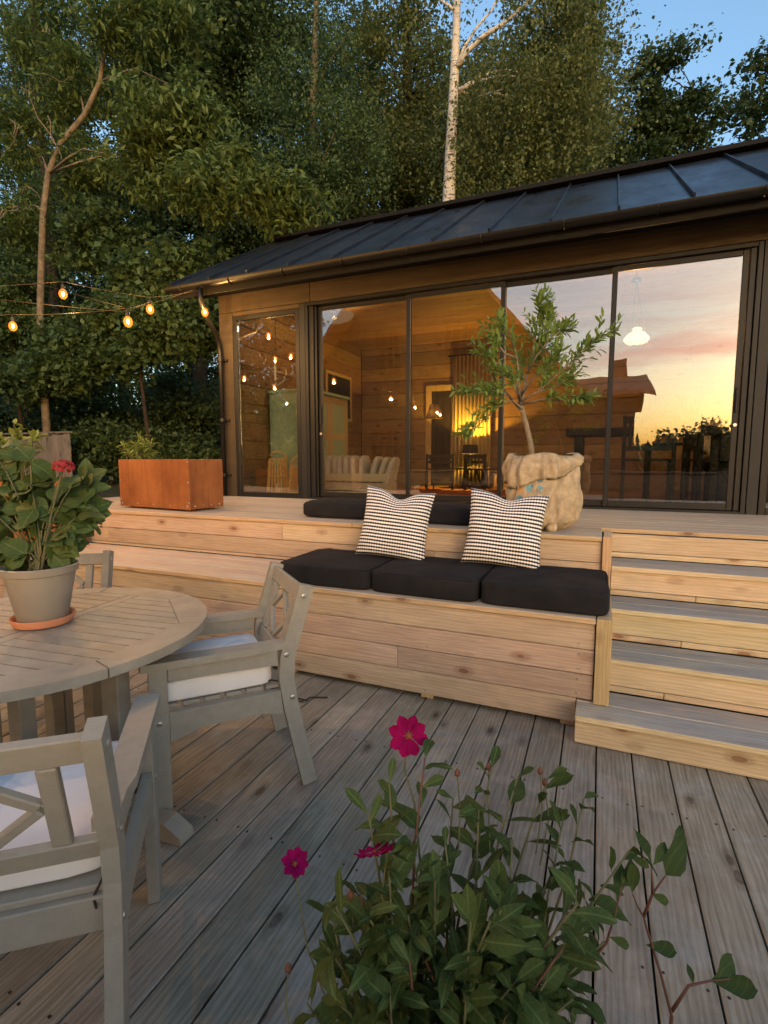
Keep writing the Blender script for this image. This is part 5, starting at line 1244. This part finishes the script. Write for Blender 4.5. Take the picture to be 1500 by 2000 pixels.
tree('aspen_tree', 'tree with loose dark leaves at the top right edge', stand(1590, 9.5, -50, 0, 7), .1, [(G(1510, 150, 9.5), (.3, .5, .55), 16, 42, .15), (G(1600, 160, 9.5), (.6, .6, 1.0), 40, 50, .2), (G(1475, 250, 9.5), (.2, .4, .2), 8, 34, .12)], (.085, .06), 'leaf_dark', 'bark_dark', 8, seed=15)
for k, (px, y, py, r) in enumerate(((80, 15, 250, (3.5, 1.5, 4.0)), (400, 16, 300, (3.5, 1.5, 4.5)), (640, 17, 300, (3.0, 1.5, 4.0)), (880, 17, 330, (2.6, 1.5, 3.2)), (250, 13, 620, (3.2, 1.0, 1.6)), (30, 12, 560, (3.0, 1.0, 2.2)), (1080, 17, 370, (2.4, 1.2, 1.6)), (460, 14, 560, (2.6, 1.0, 1.6)), (380, 12.5, 800, (3.0, .8, 1.3)), (120, 12.5, 800, (3.0, .8, 1.3)))):
    tree('forest_tree', ('dark forest tree at the far left behind the spruce', 'tall dark forest tree behind the maple', 'tall dark forest tree behind the weeping birch', 'dark forest tree behind the white birch trunk', 'dark low-branched tree behind the hazel shrub', 'dark low-branched tree behind the shrub at the left edge', 'dark treetop behind the roof ridge right of the white trunk', 'dark low-branched tree behind the left end of the roof', 'dark low thicket tree in the shade behind the downpipe', 'dark low thicket tree in the shade behind the fence')[k],
         stand(px, y, py - 200, 0, 20 + k), .22, [(G(px, py, y), r, 170, 120, .42)], (.115, .08), 'leaf_dark', 'bark_dark', 8, seed=30 + k, group='forest behind the cabin')

# ------------------------------------------------------------------ what the glass mirrors: the old house behind the camera and the far treeline
hs = thing('old_farmhouse', 'dark timber farmhouse across the terrace, seen mirrored in the glass doors', 'house', (-4.5, -9, -.2))
HY = -7.0
def hbox(nm, x0, x1, y0, y1, z0, z1, mat, par=hs): return bx(nm, x0, x1, y0, y1, z0, z1, M[mat], par)
gp = [(-10.5, -.25), (-1.25, -.25), (-1.25, 4.0), (-5.9, 9.2), (-10.5, 4.0)]
MB().prism(gp, HY, HY - 8, 'y').build('gable_wall', M['house'], hs)
for k in range(34):
    x = -10.35 + k * .268; zt = 9.2 - abs(x + 5.9) * (5.2 / 4.65) - .12
    board('batten', (x, HY + .014, (zt - .2) / 2), (.05, .024, zt + .15), M['house'], hs)
sl2 = math.atan2(5.2, 4.65); lr2 = math.hypot(5.2, 4.65) + .7
for s in (-1, 1):
    d = Vector((s * math.cos(sl2), 0, -math.sin(sl2))); c = Vector((-5.9, HY - 3.8, 9.32)) + d * (lr2 / 2)
    o = MB().box((0, 0, 0), (lr2, 9.0, .12)).build('main_roof', M['terracotta'], hs); o.location = c - hs.location; o.rotation_euler = (0, s * sl2, 0)
MB().prism([(HY - .5, -.25), (HY - 5.5, -.25), (HY - 5.5, 3.3), (HY - .5, 3.3)], -1.24, .92, 'x').build('wing_wall', M['house'], hs)
MB().prism([(HY - .1, 3.2), (HY - .1, 3.32), (HY - 3, 4.2), (HY - 6, 3.32), (HY - 6, 3.2), (HY - 3, 4.08)], -1.24, 1.42, 'x').build('wing_roof', M['terracotta'], hs)
hbox('chimney', .2, .75, HY - 3.3, HY - 2.7, 3.6, 4.75, 'terracotta')
for x0, x1, z0, z1 in ((-7.6, -6.5, 4.3, 5.8), (-5.0, -3.9, 4.3, 5.8), (-7.8, -6.6, .9, 2.4)):
    w_ = node('window', hs, ((x0 + x1) / 2, HY, (z0 + z1) / 2))
    for a in ((x0, x0 + .09, z0, z1), (x1 - .09, x1, z0, z1), (x0 + .091, x1 - .091, z0, z0 + .09), (x0 + .091, x1 - .091, z1 - .09, z1), ((x0 + x1) / 2 - .03, (x0 + x1) / 2 + .03, z0 + .091, z1 - .091)): bx('frame', a[0], a[1], HY + .003, HY + .05, a[2], a[3], M['house'], w_)
    bx('pane', x0 + .05, x1 - .05, HY + .004, HY + .012, z0 + .05, z1 - .05, M['black_metal'], w_, .001)
# far wood on the horizon behind the camera
rng = np.random.default_rng(5); mb = MB()
for k in range(420):
    a = rng.uniform(-1.25, 1.25); dd = rng.uniform(150, 210); x, y = dd * math.sin(a), -dd * math.cos(a); z0 = ground_z(x, y); h = rng.uniform(8, 13.5) ; r = h * rng.uniform(.16, .26)
    if rng.random() < .5:
        for j in range(4): mb.lathe([(r * (1 - .22 * j), h * (.08 + .21 * j)), (.05, h * (.36 + .21 * j))], 7, (x, y, z0))
    else:
        n0 = len(mb.v); mb.lathe([(r * .5, 0), (r * 1.2, h * .25), (r * 1.3, h * .5), (r * .9, h * .72), (.1, h * .85)], 8, (x, y, z0))
        for i in range(n0, len(mb.v)): v = mb.v[i]; mb.v[i] = (v[0] + rng.normal() * r * .15, v[1] + rng.normal() * r * .15, v[2] + rng.normal() * .5)
tag(mb.build('far_wood', M['leaf_dark'], None), 'distant dark treeline on the horizon mirrored in the right glass panel', None, None, 'stuff')
c = P(1375, 868, y=10.04 + 16); shr = (c.x, 10.04 - c.y, c.z)
tree('round_bush', 'round bush on the meadow, mirrored in the right glass panel', [(shr[0], shr[1], ground_z(shr[0], shr[1]) - .1), (shr[0], shr[1], .6), (shr[0] + .1, shr[1], 1.2), (shr[0], shr[1], shr[2])], .1, [((shr[0], shr[1], shr[2] - .4), (1.6, 1.2, 1.5), 90, 60, .25)], (.16, .1), 'leaf_dark', 'bark_dark', 6, seed=50, group='meadow bushes')
for k, (x, y, zc, r) in enumerate(((-14, -9, 4.5, (2.6, 2.2, 4.0)), (-17.5, -5, 5, (3, 2.5, 4.5)), (-13, -3.5, 3.2, (1.6, 1.6, 2.6)), (-20, 1, 5, (3, 3, 4.5)), (-15, 2.5, 4, (2.2, 2, 3.5)))):
    z0 = ground_z(x, y) - .1
    tree('garden_tree', ('garden tree beside the left end of the farmhouse', 'large garden tree beyond the farmhouse', 'small garden tree left of the terrace', 'large tree far to the left of the terrace', 'tree left of the terrace beyond the fence')[k], [(x + .1 * (j % 2), y, z0 + (zc + 1 - z0) * j / 4) for j in range(5)], .2, [((x, y, zc), r, 130, 60, .55)], (.24, .17), 'leaf_dark', 'bark_dark', 7, seed=70 + k, group='garden trees around the terrace')
# loose cable on the deck beside the bench
cq = [P(x, y, z=.006) for x, y in ((600, 1368), (575, 1362), (550, 1360), (545, 1366), (560, 1370), (590, 1370), (606, 1362), (640, 1362))]
tag(MB().tube(cq, .004, 6).build('loose_cable', M['cord'], None, smooth=True), 'thin black cable lying on the deck at the bench foot', 'cable')
